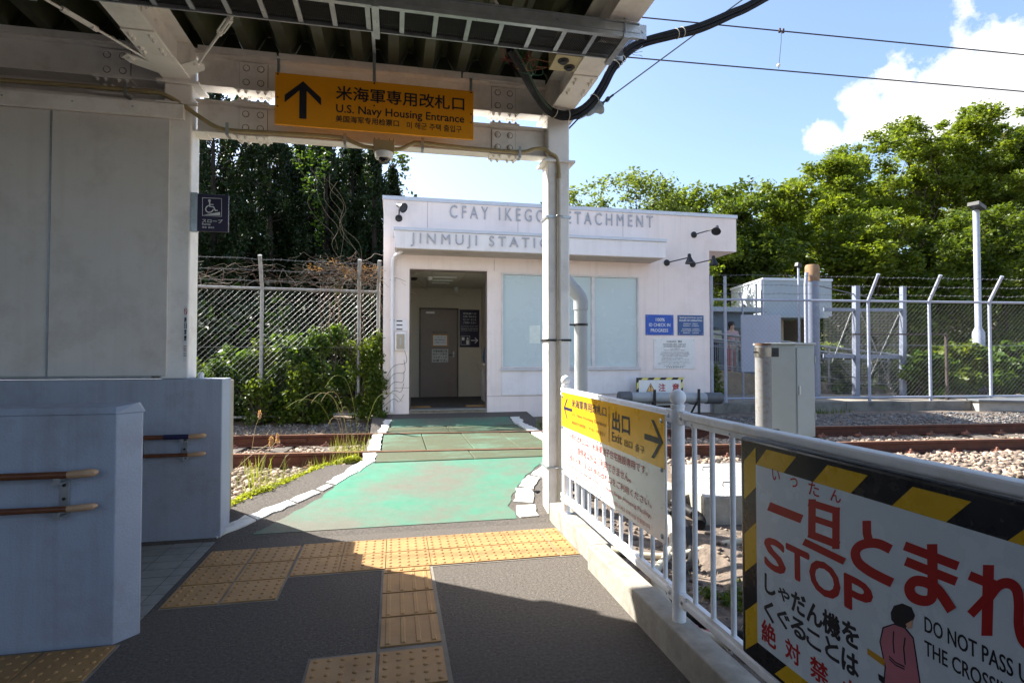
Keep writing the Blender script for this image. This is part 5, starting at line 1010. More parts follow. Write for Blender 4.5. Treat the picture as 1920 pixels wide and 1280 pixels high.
# ---------------- chain link fences ----------------
fpaint = mat('bluish_grey_fence_paint', (.33, .36, .44), .45, var=.08, scale=8, dirt=(.25, .22, .2), dirt_amt=.4, dirt_scale=12)
fgalv = mat('weathered_fence_steel', (.27, .28, .28), .5, .25, var=.2, scale=12, dirt=(.13, .11, .09), dirt_amt=.6, dirt_scale=9)
wirem = mat('fence_wire', (.16, .165, .17), .45, .3, var=.2)
def fence(a, e, zb_, zt_, posts, m, label, base=True, pitch=.062, wr=.0022, arm=True, midrail=False, z2=None, wm=None, slopes=None, straight=()):
    a = Vector((a[0], a[1], 0)); e = Vector((e[0], e[1], 0)); d = (e - a); L = d.length; d.normalize(); n = Vector((d.y, -d.x, 0))
    t = thing('chain_link_fence', (a.x, a.y, zb_), label, 'fence')
    for px in posts:
        p = a + d * px; ar_ = arm and px not in straight; b = B(); b.tube([p + Vector((0, 0, zb_ - .25)), p + Vector((0, 0, zt_ - .02)), p + Vector((0, 0, zt_ + .03)) + n * .01, p + n * .28 + Vector((0, 0, zt_ + .50))] if ar_ else [p + Vector((0, 0, zb_ - .25)), p + Vector((0, 0, zt_ + .45))], .030, 12)
        po = b.build('post', m, t, True); B().tube([p + n * .281 + Vector((0, 0, zt_ + .502)), p + n * .287 + Vector((0, 0, zt_ + .512))] if ar_ else [p + Vector((0, 0, zt_ + .45)), p + Vector((0, 0, zt_ + .46))], .033, 10).build('post_cap', m, po, True)
    B().tube([a + Vector((0, 0, zt_)), e + Vector((0, 0, zt_))], .024, 10).build('top_rail', m, t, True); B().tube([a + Vector((0, 0, zb_ + .02)), e + Vector((0, 0, zb_ + .02))], .022, 10).build('bottom_rail', m, t, True)
    b = B(); H = zt_ - zb_ - .02; k = -H
    while k < L:
        for s in (1, -1):
            p0, p1 = (k, k + H); q0, q1 = 0.0, H
            if s < 0: f = lambda x: H - (x - k)
            else: f = lambda x: (x - k)
            x0, x1 = max(p0, 0), min(p1, L)
            if x1 - x0 > .03:
                A_ = a + d * x0 + Vector((0, 0, zb_ + .02 + f(x0))) + n * (.003 * s); B_ = a + d * x1 + Vector((0, 0, zb_ + .02 + f(x1))) + n * (.003 * s); b.tube([A_, B_], wr, 3, False)
        k += pitch * 1.35
    stuff(b.build('chain_link_mesh', wm or wirem, t)); B().tube([a + Vector((0, 0, zb_ + H * .55)), e + Vector((0, 0, zb_ + H * .55))], .003, 5).build('tension_wire', m, t)
    for j, (nn, zz) in enumerate(((.07, .13), (.16, .29), (.26, .46)) if arm else ((0, .13), (0, .27), (0, .41))):
        b = B(); N = int(L / .28) + 1; pts = [a + d * (L * i / N) + n * nn + Vector((0, 0, zt_ + zz - .02 * math.sin(i * 1.3) ** 2 + random.uniform(-.006, .006))) for i in range(N + 1)]
        b.tube(pts, .0032, 4); x = .05
        while x < L:
            i = x / L * N; p = pts[int(i)].lerp(pts[min(int(i) + 1, N)], i - int(i)); b.tube([p + d * .012 + Vector((0, 0, .022)), p - d * .012 - Vector((0, 0, .022))], .0025, 3).tube([p + n * .018 + Vector((0, 0, .012)), p - n * .018 - Vector((0, 0, .012))], .0025, 3); x += .11
        b.build('barbed_wire', wm or wirem, t)
    return t
fR = lambda x: (x, 10.0 - .095 * (x - 6.06))
a_ = fR(6.10); L_ = 9.6
fence(a_, (6.10 + 15, 10 - .095 * 15.04), .53, 2.50, [.0, .28, 3.34, 4.70, 6.08, 7.5, 9.0, 10.5, 12.0, 13.5, 15.0], fpaint, 'bluish grey chain link fence with barbed wire running right from the station building', wr=.0016, pitch=.068, straight=(.0, .28))
fb = thing('fence_foundation', (10, 9.6, .2), 'dark stained concrete footing under the right chain link fence', 'footing')
for i in range(11):
    x0 = 6.08 + i * 1.38; x1 = x0 + 1.375; B().add([(x0, fR(x0)[1] - .10, 0), (x1, fR(x1)[1] - .10, 0), (x1, fR(x1)[1] + .12, 0), (x0, fR(x0)[1] + .12, 0), (x0, fR(x0)[1] - .10, .47), (x1, fR(x1)[1] - .10, .47), (x1, fR(x1)[1] + .12, .47), (x0, fR(x0)[1] + .12, .47)],
        [(0, 3, 2, 1), (4, 5, 6, 7), (0, 1, 5, 4), (1, 2, 6, 5), (2, 3, 7, 6), (3, 0, 4, 7)]).build('concrete_section', concd, fb, bev=.01)
LFa = (-5.2, 9.80); LFe = (-.24, 10.2)
fence(LFe, LFa, .36, 2.52, [.02, .42, 2.05, 3.9], fgalv, 'weathered chain link fence with dead vines on its barbed wire, left of the station building', wr=.0026) if False else None
fence(LFa, LFe, .36, 2.52, [1.2, 3.03, 4.60, 4.93], fgalv, 'weathered chain link fence with dead vines on its barbed wire, left of the station building', wr=.0014, pitch=.07)
# yard behind the right fence
yard = struct(B().add([(6.3, 10.05, .34), (30, 8.0, .34), (34, 30, .5), (6.3, 30, .5), (6.3, 10.05, .2), (30, 8.0, .2), (34, 30, .2), (6.3, 30, .2)], [(0, 1, 2, 3), (0, 3, 7, 4), (1, 0, 4, 5), (2, 1, 5, 6), (3, 2, 6, 7), (4, 7, 6, 5)]).build('yard_paving', mat('sandy_yard_paving', (.26, .225, .18), .9, var=.25, scale=2, bump=.4, bscale=60, dirt=(.12, .1, .08), dirt_amt=.6), None))
# white board on posts
wb = thing('blank_board', (9, 10.9, .4), 'blank white board on posts behind the chain link fence', 'board')
p0, p1 = AY(1390, 590, 10.9), AY(1467, 590, 10.7); zb0 = AY(1390, 697, 10.9).z
d_ = Vector((p1.x - p0.x, -.2, 0)); 
whb = mat('blank_white_board', (.42, .45, .54), .5, var=.03)
for i in range(2): z0_ = zb0 + (p0.z - zb0) * (.72 if i else 0); z1_ = zb0 + (p0.z - zb0) * (1 if i else .718); B().prism([(p0.x, 10.9, z0_), (p1.x, 10.75, z0_), (p1.x, 10.78, z0_), (p0.x, 10.93, z0_)], (0, 0, z1_ - z0_)).build('board_panel', whb, wb)
for x, zz in ((p0.x + .08, 2.55), (p0.x + .42, 2.75), (p0.x + .56, 2.85)): B().tube([(x, 10.97, .3), (x, 10.97, zz), (x + (-.08 if x < p0.x + .1 else 0), 10.97, zz + .22)], .028 if x > p0.x + .5 else .02, 10).build('post', fpaint, wb, True)
# gate: two leaves of painted steel frame
gpaint = mat('shaded_gate_paint', (.20, .23, .30), .5, var=.1, dirt=(.15, .13, .12), dirt_amt=.4, dirt_scale=8)  # darker copy of the fence paint, with the gate's shade in its colour
gt = thing('steel_gate', (11.5, 12.2, .3), 'bluish grey steel frame gate with diagonal tie rods behind the fence', 'gate')
def GP(px, py_, o=0): d = ray(px, py_); n = Vector((.095, 1, 0)); p0 = Vector((9, 12.3 + o, 0)); return EYE + d * ((p0 - EYE).dot(n) / d.dot(n))
def gbar(a, c, w, nm, o=0): B().bar(GP(*a, o), GP(*c, o), w, w, (0, 1, 0)).build(nm, gpaint, gt, bev=.004)
gbar((1545, 580), (1600, 581), .08, 'top_bar'); gbar((1610, 581), (1692, 581), .08, 'top_bar'); gbar((1545, 667), (1600, 668), .10, 'mid_bar'); gbar((1610, 668), (1688, 669), .10, 'mid_bar')
gbar((1605, 536), (1605, 750), .13, 'gate_post'); gbar((1693, 537), (1693, 750), .11, 'gate_post'); gbar((1545, 750), (1600, 751), .07, 'bottom_bar'); gbar((1610, 751), (1688, 751), .07, 'bottom_bar')
for (a, c) in (((1596, 586), (1560, 680)), ((1614, 586), (1680, 745)), ((1685, 590), (1625, 720)), ((1610, 720), (1555, 660))): B().tube([GP(*a, .05), GP(*c, .05)], .012, 6).build('tie_rod', wirem, gt)
gm = B()
for k in range(60):
    x = 1545 + k * 2.5; gm.tube([GP(x, 583, .03), GP(x, 748, .03)], .002, 3, False)
for k in range(34): gm.tube([GP(1545, 585 + k * 5, .035), GP(1690, 585 + k * 5, .035)], .002, 3, False)
stuff(gm.build('mesh_infill', fgalv, gt))
bp = thing('gate_pipe_post', (10.3, 12.2, .3), 'thick bluish grey pipe post with a rusty brown cap between board and gate', 'post')
a = GP(1523, 530); B().lathe((a.x, a.y, .3), [(.155, 0), (.155, a.z + .03 - .3)], n=22).build('pipe', gpaint, bp, True); c = GP(1524, 499); B().lathe((a.x, a.y, a.z + .031), [(.165, 0), (.165, c.z - a.z - .05), (.14, c.z - a.z)], n=22).build('cap', mat('rusty_tan_cap', (.25, .15, .08), .8, var=.3), bp, True)
B().tube([(a.x + .05, a.y, a.z - .05), GP(1640, 560) ], .014, 6).build('tie_cable', wirem, bp); z = GP(1505, 512); B().tube([(z.x, z.y - .1, .3), (z.x, z.y - .1, z.z - .3), (z.x + .03, z.y - .1, z.z)], .045, 10).build('side_post', fpaint, bp, True)
tp_ = thing('thin_camera_pole', (11.3, 14, .3), 'thin bluish pole with a small dark camera, left of the thick pipe post', 'pole'); a = AY(1497, 500, 13.5); B().tube([(a.x, 13.5, .3), (a.x, 13.5, a.z)], .03, 8).build('pole', fpaint, tp_, True); B().obox((a.x - .04, 13.45, a.z + .03), (.16, .10, .10), (1, .2, -.3)).build('camera_head', darkm, tp_)
lp = thing('light_pole', (15, 12, .3), 'tall bluish white light pole with a dark lamp head in front of the trees', 'lamp post')
a = AY(1830, 385, 12.2); B().lathe((a.x, 12.2, .3), [(.14, 0), (.14, 1.7), (.075, 1.85), (.075, a.z - .45), (.06, a.z - .4), (.06, a.z - .3)], n=16).build('pole', fpaint, lp, True)
B().obox((a.x - .10, 12.1, a.z - .06), (.42, .26, .10), (1, .3, -.25)).box((a.x - .03, 12.17, a.z - .38), (a.x + .03, 12.23, a.z - .05)).build('lamp_head', darkm, lp)
pk = thing('dark_post', (12.4, 10.7, .3), 'thin dark brown post behind the fence in front of the hedge', 'post'); a = AY(1774, 625, 10.8); B().tube([(a.x, 10.8, .3), (a.x, 10.8, a.z)], .035, 8).tube([(a.x, 10.8, a.z - .02), (a.x - 2.2, 11.2, a.z - .02)], .02, 6).build('post', mat('dark_brown_post', (.05, .035, .03), .7), pk, True)
# second building, ramp, sheds
sbd = thing('guard_building', (13, 17, 0), 'small pale guard building with a flat canopy behind the gate', 'building')
gw = mat('pale_bluish_wall', (.36, .40, .43), .8, var=.04); 
a, c = AY(1431, 525, 17), AY(1551, 525, 17); l0 = AY(1385, 545, 19.5)
B().prism([(a.x, 17, 2.75), (c.x, 16.8, 2.75), (c.x + .3, 20, 2.75), (l0.x, 20, 2.75)], (0, 0, a.z - 2.75)).build('upper_wall', gw, sbd); B().prism([(a.x - .03, 16.97, a.z), (c.x + .03, 16.77, a.z), (c.x + .33, 20.03, a.z), (l0.x - .03, 20.03, a.z)], (0, 0, .08)).build('parapet_cap', trimm, sbd)
B().box((a.x + .25, 16.5, 2.66), (c.x - .4, 17.4, 2.749)).build('canopy', gw, sbd); B().box((a.x + .6, 17.3, .3), (a.x + 1.0, 20, 2.65)).box((a.x + 1.9, 17.3, .3), (c.x - .1, 20, 2.65)).box((a.x + 1.0, 19.8, .3), (a.x + 1.9, 20, 2.65)).build('lower_wall', mat('tan_wall', (.36, .28, .17), .8), sbd)
B().box((a.x - .6, 17.6, .3), (a.x + .6, 20, 2.2)).build('lower_wall', mat('blue_grey_wall', (.12, .16, .20), .7, var=.1), sbd)
for x, y in ((a.x - .35, 18.0), (a.x - .85, 18.9)): B().lathe((x, y - .1, 3.05), [(.03, 0), (.06, .05), (.13, .2), (.13, .22), (.09, .2)], (.4, -.8, .1), 14).tube([(x + .02, y, 3.05), (x + .2, y + .3, 3.05)], .02, 6).build('wall_lamp', darkm, sbd, True)
shd = thing('blue_shed', (10.3, 17, 0), 'low bluish flat-roofed shed partly hidden behind the left end of the right fence', 'shed')
B().box((9.2, 16.5, .3), (11.6, 18.5, 2.8)).build('shed_wall', mat('blue_grey_wall', (.16, .22, .28), .7, var=.1), shd); B().box((9.0, 16.2, 2.8), (11.9, 18.6, 2.95)).build('flat_roof', gw, shd)
for x in (9.6, 10.5): B().box((x, 16.47, 1.2), (x + .7, 16.499, 2.3)).build('shed_window', mat('dark_window', (.03, .04, .05), .15), shd)
B().box((10.1, 16.46, 1.9), (10.4, 16.469, 2.2)).build('notice', mat('pale_notice', (.5, .5, .35), .6), shd)
rmp = thing('access_ramp', (10.5, 14, .3), 'sloping concrete access ramp with grey handrails behind the fence', 'ramp')
B().add([(7.2, 13.6, .3), (14.2, 12.9, .3), (14.2, 14.6, .3), (7.2, 15.4, .3), (7.2, 13.6, 1.15), (14.2, 12.9, .36), (14.2, 14.6, .36), (7.2, 15.4, 1.15)], [(0, 3, 2, 1), (4, 5, 6, 7), (0, 1, 5, 4), (1, 2, 6, 5), (2, 3, 7, 6), (3, 0, 4, 7)]).build('ramp_slab', mat('tan_concrete', (.30, .24, .17), .9, var=.2, bump=.3, dirt=(.15, .12, .1), dirt_amt=.5), rmp)
for (yo0, yo1) in ((13.65, 12.95), (15.3, 14.5)):
    A_ = Vector((7.2, yo0, 1.15)); B_ = Vector((14.2, yo1, .38)); hgt = Vector((0, 0, .95))
    B().tube([A_ + hgt, B_ + hgt], .035, 8).tube([A_ + hgt * .78, B_ + hgt * .78], .02, 6).tube([A_ + hgt * .12, B_ + hgt * .12], .02, 6).build('handrail', fgalv, rmp, True)
    for k in range(9): p = A_.lerp(B_, k / 8); B().tube([p, p + hgt], .028, 8).build('rail_post', fgalv, rmp, True)
    m_ = B()
    for k in range(120): p = A_.lerp(B_, k / 120); m_.tube([p + hgt * .12, p + hgt * .78], .004, 3, False)
    stuff(m_.build('rail_bars', fgalv, rmp))
B().add([(13.6, 12.6, .3), (17.5, 12.3, .3), (17.5, 12.5, .3), (13.6, 12.8, .3), (13.6, 12.6, .9), (17.5, 12.3, .9), (17.5, 12.5, .9), (13.6, 12.8, .9)], [(0, 3, 2, 1), (4, 5, 6, 7), (0, 1, 5, 4), (1, 2, 6, 5), (2, 3, 7, 6), (3, 0, 4, 7)]).build('low_wall', concd, rmp)

# ---------------- person on the ramp ----------------
def person(x, y, z, label):
    t = thing('person', (x, y, z), label, 'person')
    def skin(nm, verts, edges, rad, m, sub=2):
        me = D.meshes.new(nm); me.from_pydata(verts, edges, []); o = D.objects.new(nm, me); COL.objects.link(o); o.location = (x, y, z); setp(o, t)
        me.materials.append(m); s = o.modifiers.new('s', 'SKIN'); 
        for i, r in enumerate(rad): me.skin_vertices[0].data[i].radius = (r, r)
        me.skin_vertices[0].data[0].use_root = True
        s.use_smooth_shade = True; o.modifiers.new('sub', 'SUBSURF').levels = sub; o.modifiers['sub'].render_levels = sub; return o
    skm = mat('skin', (.52, .31, .21), .5, var=.04); pk_ = mat('pink_cloth', (.46, .29, .28), .8, var=.1); 
    V = [(0, 0, .92), (0, 0, 1.12), (0, 0, 1.34), (0, .0, 1.44), (0, -.01, 1.53), (0, -.01, 1.62), (-.17, 0, 1.36), (-.21, .03, 1.10), (-.19, -.08, .88), (.17, 0, 1.36), (.21, -.02, 1.10), (.20, -.12, .90), (-.09, 0, .86), (-.10, -.08, .48), (-.10, .04, .08), (-.10, -.10, .04), (.09, 0, .86), (.10, .04, .48), (.10, .14, .09), (.10, .02, .04)]
    E_ = [(0, 1), (1, 2), (2, 3), (3, 4), (4, 5), (2, 6), (6, 7), (7, 8), (2, 9), (9, 10), (10, 11), (0, 12), (12, 13), (13, 14), (14, 15), (0, 16), (16, 17), (17, 18), (18, 19)]
    rr = [.13, .115, .13, .05, .085, .08, .055, .042, .03, .055, .042, .03, .09, .058, .04, .035, .09, .058, .04, .035]
    skin('body', V, E_, rr, skm)
    skin('top', [(0, 0, .96), (0, 0, 1.14), (0, 0, 1.35), (-.17, 0, 1.37), (-.215, .03, 1.12), (.17, 0, 1.37), (.215, -.02, 1.12)], [(0, 1), (1, 2), (2, 3), (3, 4), (2, 5), (5, 6)], [.155, .14, .14, .068, .055, .068, .055], pk_)
    skin('trousers', [(0, 0, .93), (-.09, 0, .84), (-.10, -.08, .48), (-.10, .04, .12), (.09, 0, .84), (.10, .04, .48), (.10, .14, .12)], [(0, 1), (1, 2), (2, 3), (0, 4), (4, 5), (5, 6)], [.15, .11, .085, .07, .11, .085, .07], mat('rose_cloth', (.42, .12, .14), .8))
    B().lathe((x, y + .02, z + 1.60), [(.07, -.12), (.10, -.02), (.105, .05), (.08, .10), (.03, .125)], n=14).build('hair', mat('dark_hair', (.02, .015, .012), .6), t, True)
    B().sphere((x - .03, y - .095, z + 1.61), .009, 6).sphere((x + .03, y - .095, z + 1.61), .009, 6).build('eyes', darkm, t); B().obox((x, y - .10, z + 1.585), (.02, .03, .035)).build('nose', skm, t)
pa = AY(1372, 620, 15.9); person(pa.x, 15.9, .75, 'person in a pink top walking on the ramp, half hidden beside the blank white board')
# ---------------- vegetation ----------------
barkm = mat('bark', (.09, .07, .05), .9, var=.3, scale=8, bump=.6, bscale=30)
lf_bright = leafmat('bright_green_leaf', (.045, .090, .010), (.18, .22, .026), .5)
lf_mid = leafmat('mid_green_leaf', (.030, .066, .009), (.125, .165, .022), .45)
lf_pale = leafmat('pale_green_leaf', (.07, .11, .022), (.15, .19, .045), .5)
lf_con = leafmat('dark_conifer_leaf', (.005, .013, .003), (.018, .040, .007), .25)
lf_shrub = leafmat('shrub_leaf', (.015, .05, .007), (.09, .15, .02), .45)
lf_grass = leafmat('grass_blade', (.09, .13, .02), (.28, .30, .07), .45)
lf_dry = leafmat('dry_stalk', (.22, .16, .09), (.42, .33, .20), .3)
def limbs(b, p, d, L, r, depth, tips, rnd):
    n = 4; pts = [p]; q = p.copy(); dd = d.copy()
    for i in range(n): dd = (dd + Vector((rnd.uniform(-.18, .18), rnd.uniform(-.18, .18), rnd.uniform(-.04, .16)))).normalized(); q = q + dd * L / n; pts.append(q.copy())
    b.tube(pts, [r * (1 - .12 * i) for i in range(n + 1)], 6 if depth > 1 else 5, False)
    if depth == 0: tips.append(q); return
    for k in range(rnd.choice((3, 3, 4)) if depth > 1 else 3):
        a = rnd.uniform(0, 6.28); s = Vector((math.cos(a), math.sin(a), rnd.uniform(.15, .9))).normalized(); limbs(b, pts[rnd.choice((2, 3, 4, 4))], (dd * .55 + s).normalized(), L * rnd.uniform(.6, .8), r * .55, depth - 1, tips, rnd)
    tips.append(q)
def tree(x, y, z0, h, rad, n, size, lm, label, seed, group='trees behind the yard fence', low=.2, clump=(.5, .95)):
    rnd = random.Random(seed); t = thing('broadleaf_tree', (x, y, z0), label, 'tree', group); b = B(); tips = []
    limbs(b, Vector((x, y, z0 - .2)), Vector((rnd.uniform(-.08, .08), rnd.uniform(-.08, .08), 1)), h * .34, max(.09, h * .017), 3, tips, rnd)
    sc = [((p.x - x), (p.y - y), p.z - z0) for p in tips]; mr = max(math.hypot(a, c) for a, c, _ in sc); mh = max(c for _, _, c in sc)
    fx, fz = rad / mr * .85, (h - .5) / mh
    b.v = [(x + (v[0] - x) * fx, y + (v[1] - y) * fx, z0 + (v[2] - z0) * fz) for v in b.v]; b.build('trunk', barkm, t, True)
    cl = []
    for a, c, e in sc:
        r = rnd.uniform(*clump); cl.append((x + a * fx, y + c * fx, z0 + e * fz, r * 1.15, r * 1.15, r * .72))
    for k in range(int(20 + rad * 16)):
        a = rnd.uniform(0, 6.28); e = rnd.uniform(low, 1); rr_ = rad * math.sqrt(max(.02, 1 - ((e - .5) / .56) ** 2)) * rnd.uniform(.35, 1.1); r = rnd.uniform(*clump) * .85; cl.append((x + rr_ * math.cos(a), y + rr_ * math.sin(a), z0 + h * e * .97, r * 1.15, r * 1.15, r * .7))
    leaves('crown', cl, n, size, lm, t, droop=.12, flatn=.45, shell=.5); return t
def TP(px, py_, Y): return AY(px, py_, Y)
spec = [(1095, 352, 16.5, 1.5, lf_pale, 'pale green loose-leaved tree just right of the canopy column, above the building roof', 12000, .06, (.25, .6)),
        (1190, 332, 17.0, 1.8, lf_pale, 'pale green loose tree above the middle of the building roof', 15000, .06, (.25, .65)),
        (1300, 350, 21.0, 2.0, lf_bright, 'bright green tree above the right end of the building roof', 18000, .08, (.3, .65)),
        (1375, 338, 22.0, 2.0, lf_mid, 'mid green rounded tree directly above the guard building', 17000, .085, (.3, .65)),
        (1465, 338, 23.0, 2.4, lf_bright, 'bright green tree behind the rusty-capped pipe post', 25000, .09, (.32, .75)),
        (1550, 300, 24.5, 2.6, lf_bright, 'bright green tree left of centre in the tall tree bank', 27000, .095, (.32, .8)),
        (1630, 252, 25.5, 2.8, lf_bright, 'tall bright tree in the middle of the tree bank', 30000, .10, (.34, .82)),
        (1715, 226, 26.5, 2.9, lf_bright, 'tall bright tree whose top touches the lower cloud edge', 32000, .10, (.34, .85)),
        (1840, 190, 26.0, 3.3, lf_bright, 'tallest tree with a feathery top, behind the light pole', 36000, .10, (.34, .85)),
        (1965, 225, 25.0, 3.3, lf_mid, 'big tree cut by the right picture edge', 32000, .10, (.34, .85)),
        (1610, 390, 21.0, 2.3, lf_bright, 'lower bright green tree behind the gate', 20000, .09, (.3, .7)),
        (1725, 400, 21.0, 2.5, lf_mid, 'lower tree left of the light pole, with bare trunks showing', 16000, .09, (.3, .7)),
        (1425, 425, 21.5, 2.0, lf_mid, 'low dark tree right behind the guard building', 16000, .09, (.3, .7)),
        (1885, 390, 20.5, 2.6, lf_mid, 'lower shaded tree right of the light pole', 20000, .09, (.3, .7))]
for i, (px, py_, Y, rad, lm, lab, n, sz, cl) in enumerate(spec):
    p = TP(px, py_, Y); z0 = gz(p.x, Y) if p.x > 4 else .3; tree(p.x, Y, z0, p.z - z0, rad, n, sz, lm, lab, 100 + i, clump=cl)
# wooded slope behind: many darker crowns that read as one mass
cl = []
for k in range(150):
    px = random.uniform(1330, 2150); Y = random.uniform(27, 36); top = lerp(px, [1330, 1450, 1600, 1750, 2100], [420, 420, 340, 300, 260]); p = AY(px, random.uniform(top, 640), Y); r = random.uniform(1, 2); cl.append((p.x, Y, p.z, r, r, r * .8))
stuff(leaves('wooded_slope', cl, 60000, .13, lf_mid, None, flatn=.5, shell=.6))
hl = B(); hp_ = []
for i in range(40):
    for j in range(14):
        x = 90 + i * 6.5; y = 70 + j * 13; h = 100 * math.exp(-((x - 262) / 66) ** 2) * math.exp(-((y - 165) / 60) ** 2) + 3 * mnoise.noise(Vector((x * .08, y * .08, 0))); hl.v.append((x, y, max(-1, h)))
hl.f = [(i * 14 + j, (i + 1) * 14 + j, (i + 1) * 14 + j + 1, i * 14 + j + 1) for i in range(39) for j in range(13)]
hill = struct(hl.build('hill', mat('wooded_hill_ground', (.05, .06, .025), .95, var=.4, scale=.3), None, True))
co = np.array([v.co[:] for v in hill.data.vertices]); co = co[co[:, 2] > 4]
cl = [(c[0] + random.uniform(-2, 2), c[1] + random.uniform(-3, 3), c[2] + 1.2, 2.6, 3.2, 2.0) for c in co for _ in range(2)]
if cl: stuff(leaves('hill_forest', cl, 60000, .95, leafmat('hill_leaf', (.06, .075, .03), (.17, .16, .06), .3), None, flatn=.6, shell=.4))
cl = []
for k in range(260): px = random.uniform(1340, 2150); Y = random.uniform(18.5, 25); p = AY(px, 600, Y); r = random.uniform(.6, 1.1); cl.append((p.x, Y, gz(p.x, Y) + random.uniform(.2, 3.2), r, r, r))
stuff(leaves('undergrowth', cl, 42000, .10, lf_mid, None, flatn=.6, shell=.6))
cl = []
for k in range(300): Y = random.uniform(12.2, 15.0) if k % 2 else random.uniform(20, 22); x = random.uniform(-9, -.45 if Y < 16.2 else .3); r = random.uniform(.4, .8); cl.append((x, Y, random.uniform(.3, 2.3) if Y < 16 else random.uniform(.5, 7.6), r * 1.2, r * 1.2, r * 1.3))
stuff(leaves('dark_undergrowth', cl, 90000, .085, lf_con, None, flatn=.7, shell=.6))
# conifers on the left
def conifer(px, py_, Y, rad, seed, label, n=48000, base=.3):
    rnd = random.Random(seed); p = AY(px, py_, Y); z0 = base; h = p.z - z0; t = thing('conifer', (p.x, Y, z0), label, 'tree', 'dark conifers behind the left fence'); b = B(); b.tube([(p.x, Y, z0 - .2), (p.x + .05, Y, z0 + h * .5), (p.x, Y, z0 + h * .97)], [.14, .09, .01], 8); cl = []
    for k in range(int(h * 22)):
        e = rnd.random() ** .9; prof = 1.4 * rad * (.6 + .4 * math.sin(min(1, e * 1.6 + .3) * 1.57)) * (1 - max(0, e - .55) / .45 * .93); a = rnd.uniform(0, 6.28); rr_ = prof * rnd.uniform(.45, 1.02)
        q = Vector((p.x + rr_ * math.cos(a), Y + rr_ * math.sin(a), z0 + h * (.03 + .95 * e))); r = rnd.uniform(.10, .19) * (1.25 - e * .6); cl.append((q.x, q.y, q.z, r, r, r * 2.9))
        if k % 5 == 0: b.tube([(p.x, Y, q.z - .25), (q.x, q.y, q.z)], [.02, .008], 4, False)
    cl.append((p.x, Y, z0 + h * .98, .06, .06, .3)); b.build('trunk', mat('dark_bark', (.03, .022, .016), .9, var=.3), t); leaves('crown', cl, n, .036 if Y < 18 else .06, lf_con, t, flatn=1.1, shell=.5, vert=.25)
for i, (px, py_, Y, rad, lab) in enumerate([(400, 150, 15.6, 1.15, 'dark conifer beside the left canopy column'), (455, 165, 17.2, 1.2, 'dark conifer second from the left column, set a little back'), (505, 215, 15.8, 1.05, 'dark conifer behind the middle fence post'),
        (560, 250, 17.0, 1.15, 'dark conifer in the middle of the group, under the yellow sign'), (610, 225, 15.9, 1.05, 'dark conifer left of the dome camera'), (660, 245, 16.8, 1.0, 'dark conifer just below the dome camera'),
        (700, 275, 15.8, .8, 'dark pointed conifer second nearest to the building'), (737, 312, 16.8, .5, 'thin pointed conifer touching the building corner'), (340, 200, 16.5, 1.3, 'dark conifer hidden partly by the left column'), (290, 150, 16, 1.4, 'dark conifer hidden by the panelled wall'), (430, 190, 19.5, 1.9, 'broad dark conifer in the back row on the left'), (520, 240, 19.8, 1.9, 'broad dark conifer in the back row behind the yellow sign'), (600, 262, 19.6, 1.8, 'broad dark conifer in the back row left of the dome camera'), (675, 290, 19.4, 1.5, 'broad dark conifer in the back row, rightmost')]): conifer(px, py_, Y, rad, 40 + i, lab)
# climbing vine hanging from the conifers
vn = thing('hanging_vine', (-2, 14.3, 3), 'pale hanging vine draped over the dark conifers left of the building', 'vine')
for k in range(6):
    p = AY(random.uniform(560, 625), random.uniform(280, 340), 14.4); q = [p + Vector((random.uniform(-.2, .2) + .12 * i, random.uniform(-.08, .08), -.38 * i)) for i in range(7)]; B().tube(spl(q, 4), .0045, 4).build('vine_stem', mat('vine_stem', (.20, .15, .09), .8), vn)
cl = [(AY(*c, 14.3).x, 14.3, AY(*c, 14.3).z, .16, .10, .3) for c in ((585, 290), (600, 330), (592, 370), (598, 410), (610, 300), (560, 300), (575, 345), (598, 440))]; leaves('vine_leaves', cl, 420, .045, lf_shrub, vn)
tw = thing('overhanging_branch', (-.1, 15, 6.2), 'small leafy twig sticking out beside the dome camera', 'branch')
p = AY(752, 300, 15.2); B().tube([AY(715, 330, 15.4), p, AY(768, 302, 15.2)], .012, 5).build('twig', barkm, tw); leaves('twig_leaves', [(p.x, 15.2, p.z, .22, .1, .18), (AY(760, 315, 15.2).x, 15.2, AY(760, 315, 15.2).z, .12, .1, .1)], 110, .06, lf_mid, tw)
# shrubs through the left fence
def shrub(x, y, z, rx, ry, h, n, size, m, label, group=None, seed=0, nm='shrub'):
    rnd = random.Random(seed); t = thing(nm, (x, y, z), label, 'shrub', group); cl = []; b = B()
    for k in range(int(18 + rx * 22)):
        a = rnd.uniform(0, 6.28); e = rnd.random(); rr_ = rnd.uniform(.2, 1) * (1 - .35 * e); r = rnd.uniform(.09, .2); q = (x + rx * rr_ * math.cos(a), y + ry * rr_ * math.sin(a), z + h * e); cl.append((*q, r, r, r * 1.1)); b.tube([(x + (q[0] - x) * .3, y, z - .05), ((x + q[0]) / 2 + .03, q[1], z + h * e * .5), q], [.010, .007, .004], 4, False)
    b.build('stems', barkm, t); leaves('foliage', cl, n, size, m, t, flatn=.7, shell=.6); return t
g_ = 'shrubs growing through the left fence'
shrub(-2.62, 10.55, .35, .45, .35, 1.15, 2600, .045, lf_shrub, 'bright shrub nearest the equipment pillar, behind the left fence', g_, 1)
shrub(-1.75, 10.35, .35, .5, .35, 1.35, 4200, .04, lf_shrub, 'dense shrub right of the middle fence post', g_, 2)
shrub(-1.15, 10.3, .35, .5, .35, 1.45, 4400, .04, lf_shrub, 'tallest green shrub in the middle of the left fence', g_, 3)
shrub(-.62, 10.25, .35, .38, .3, 1.2, 3600, .04, lf_mid, 'dark leafy shrub beside the building corner', g_, 4)
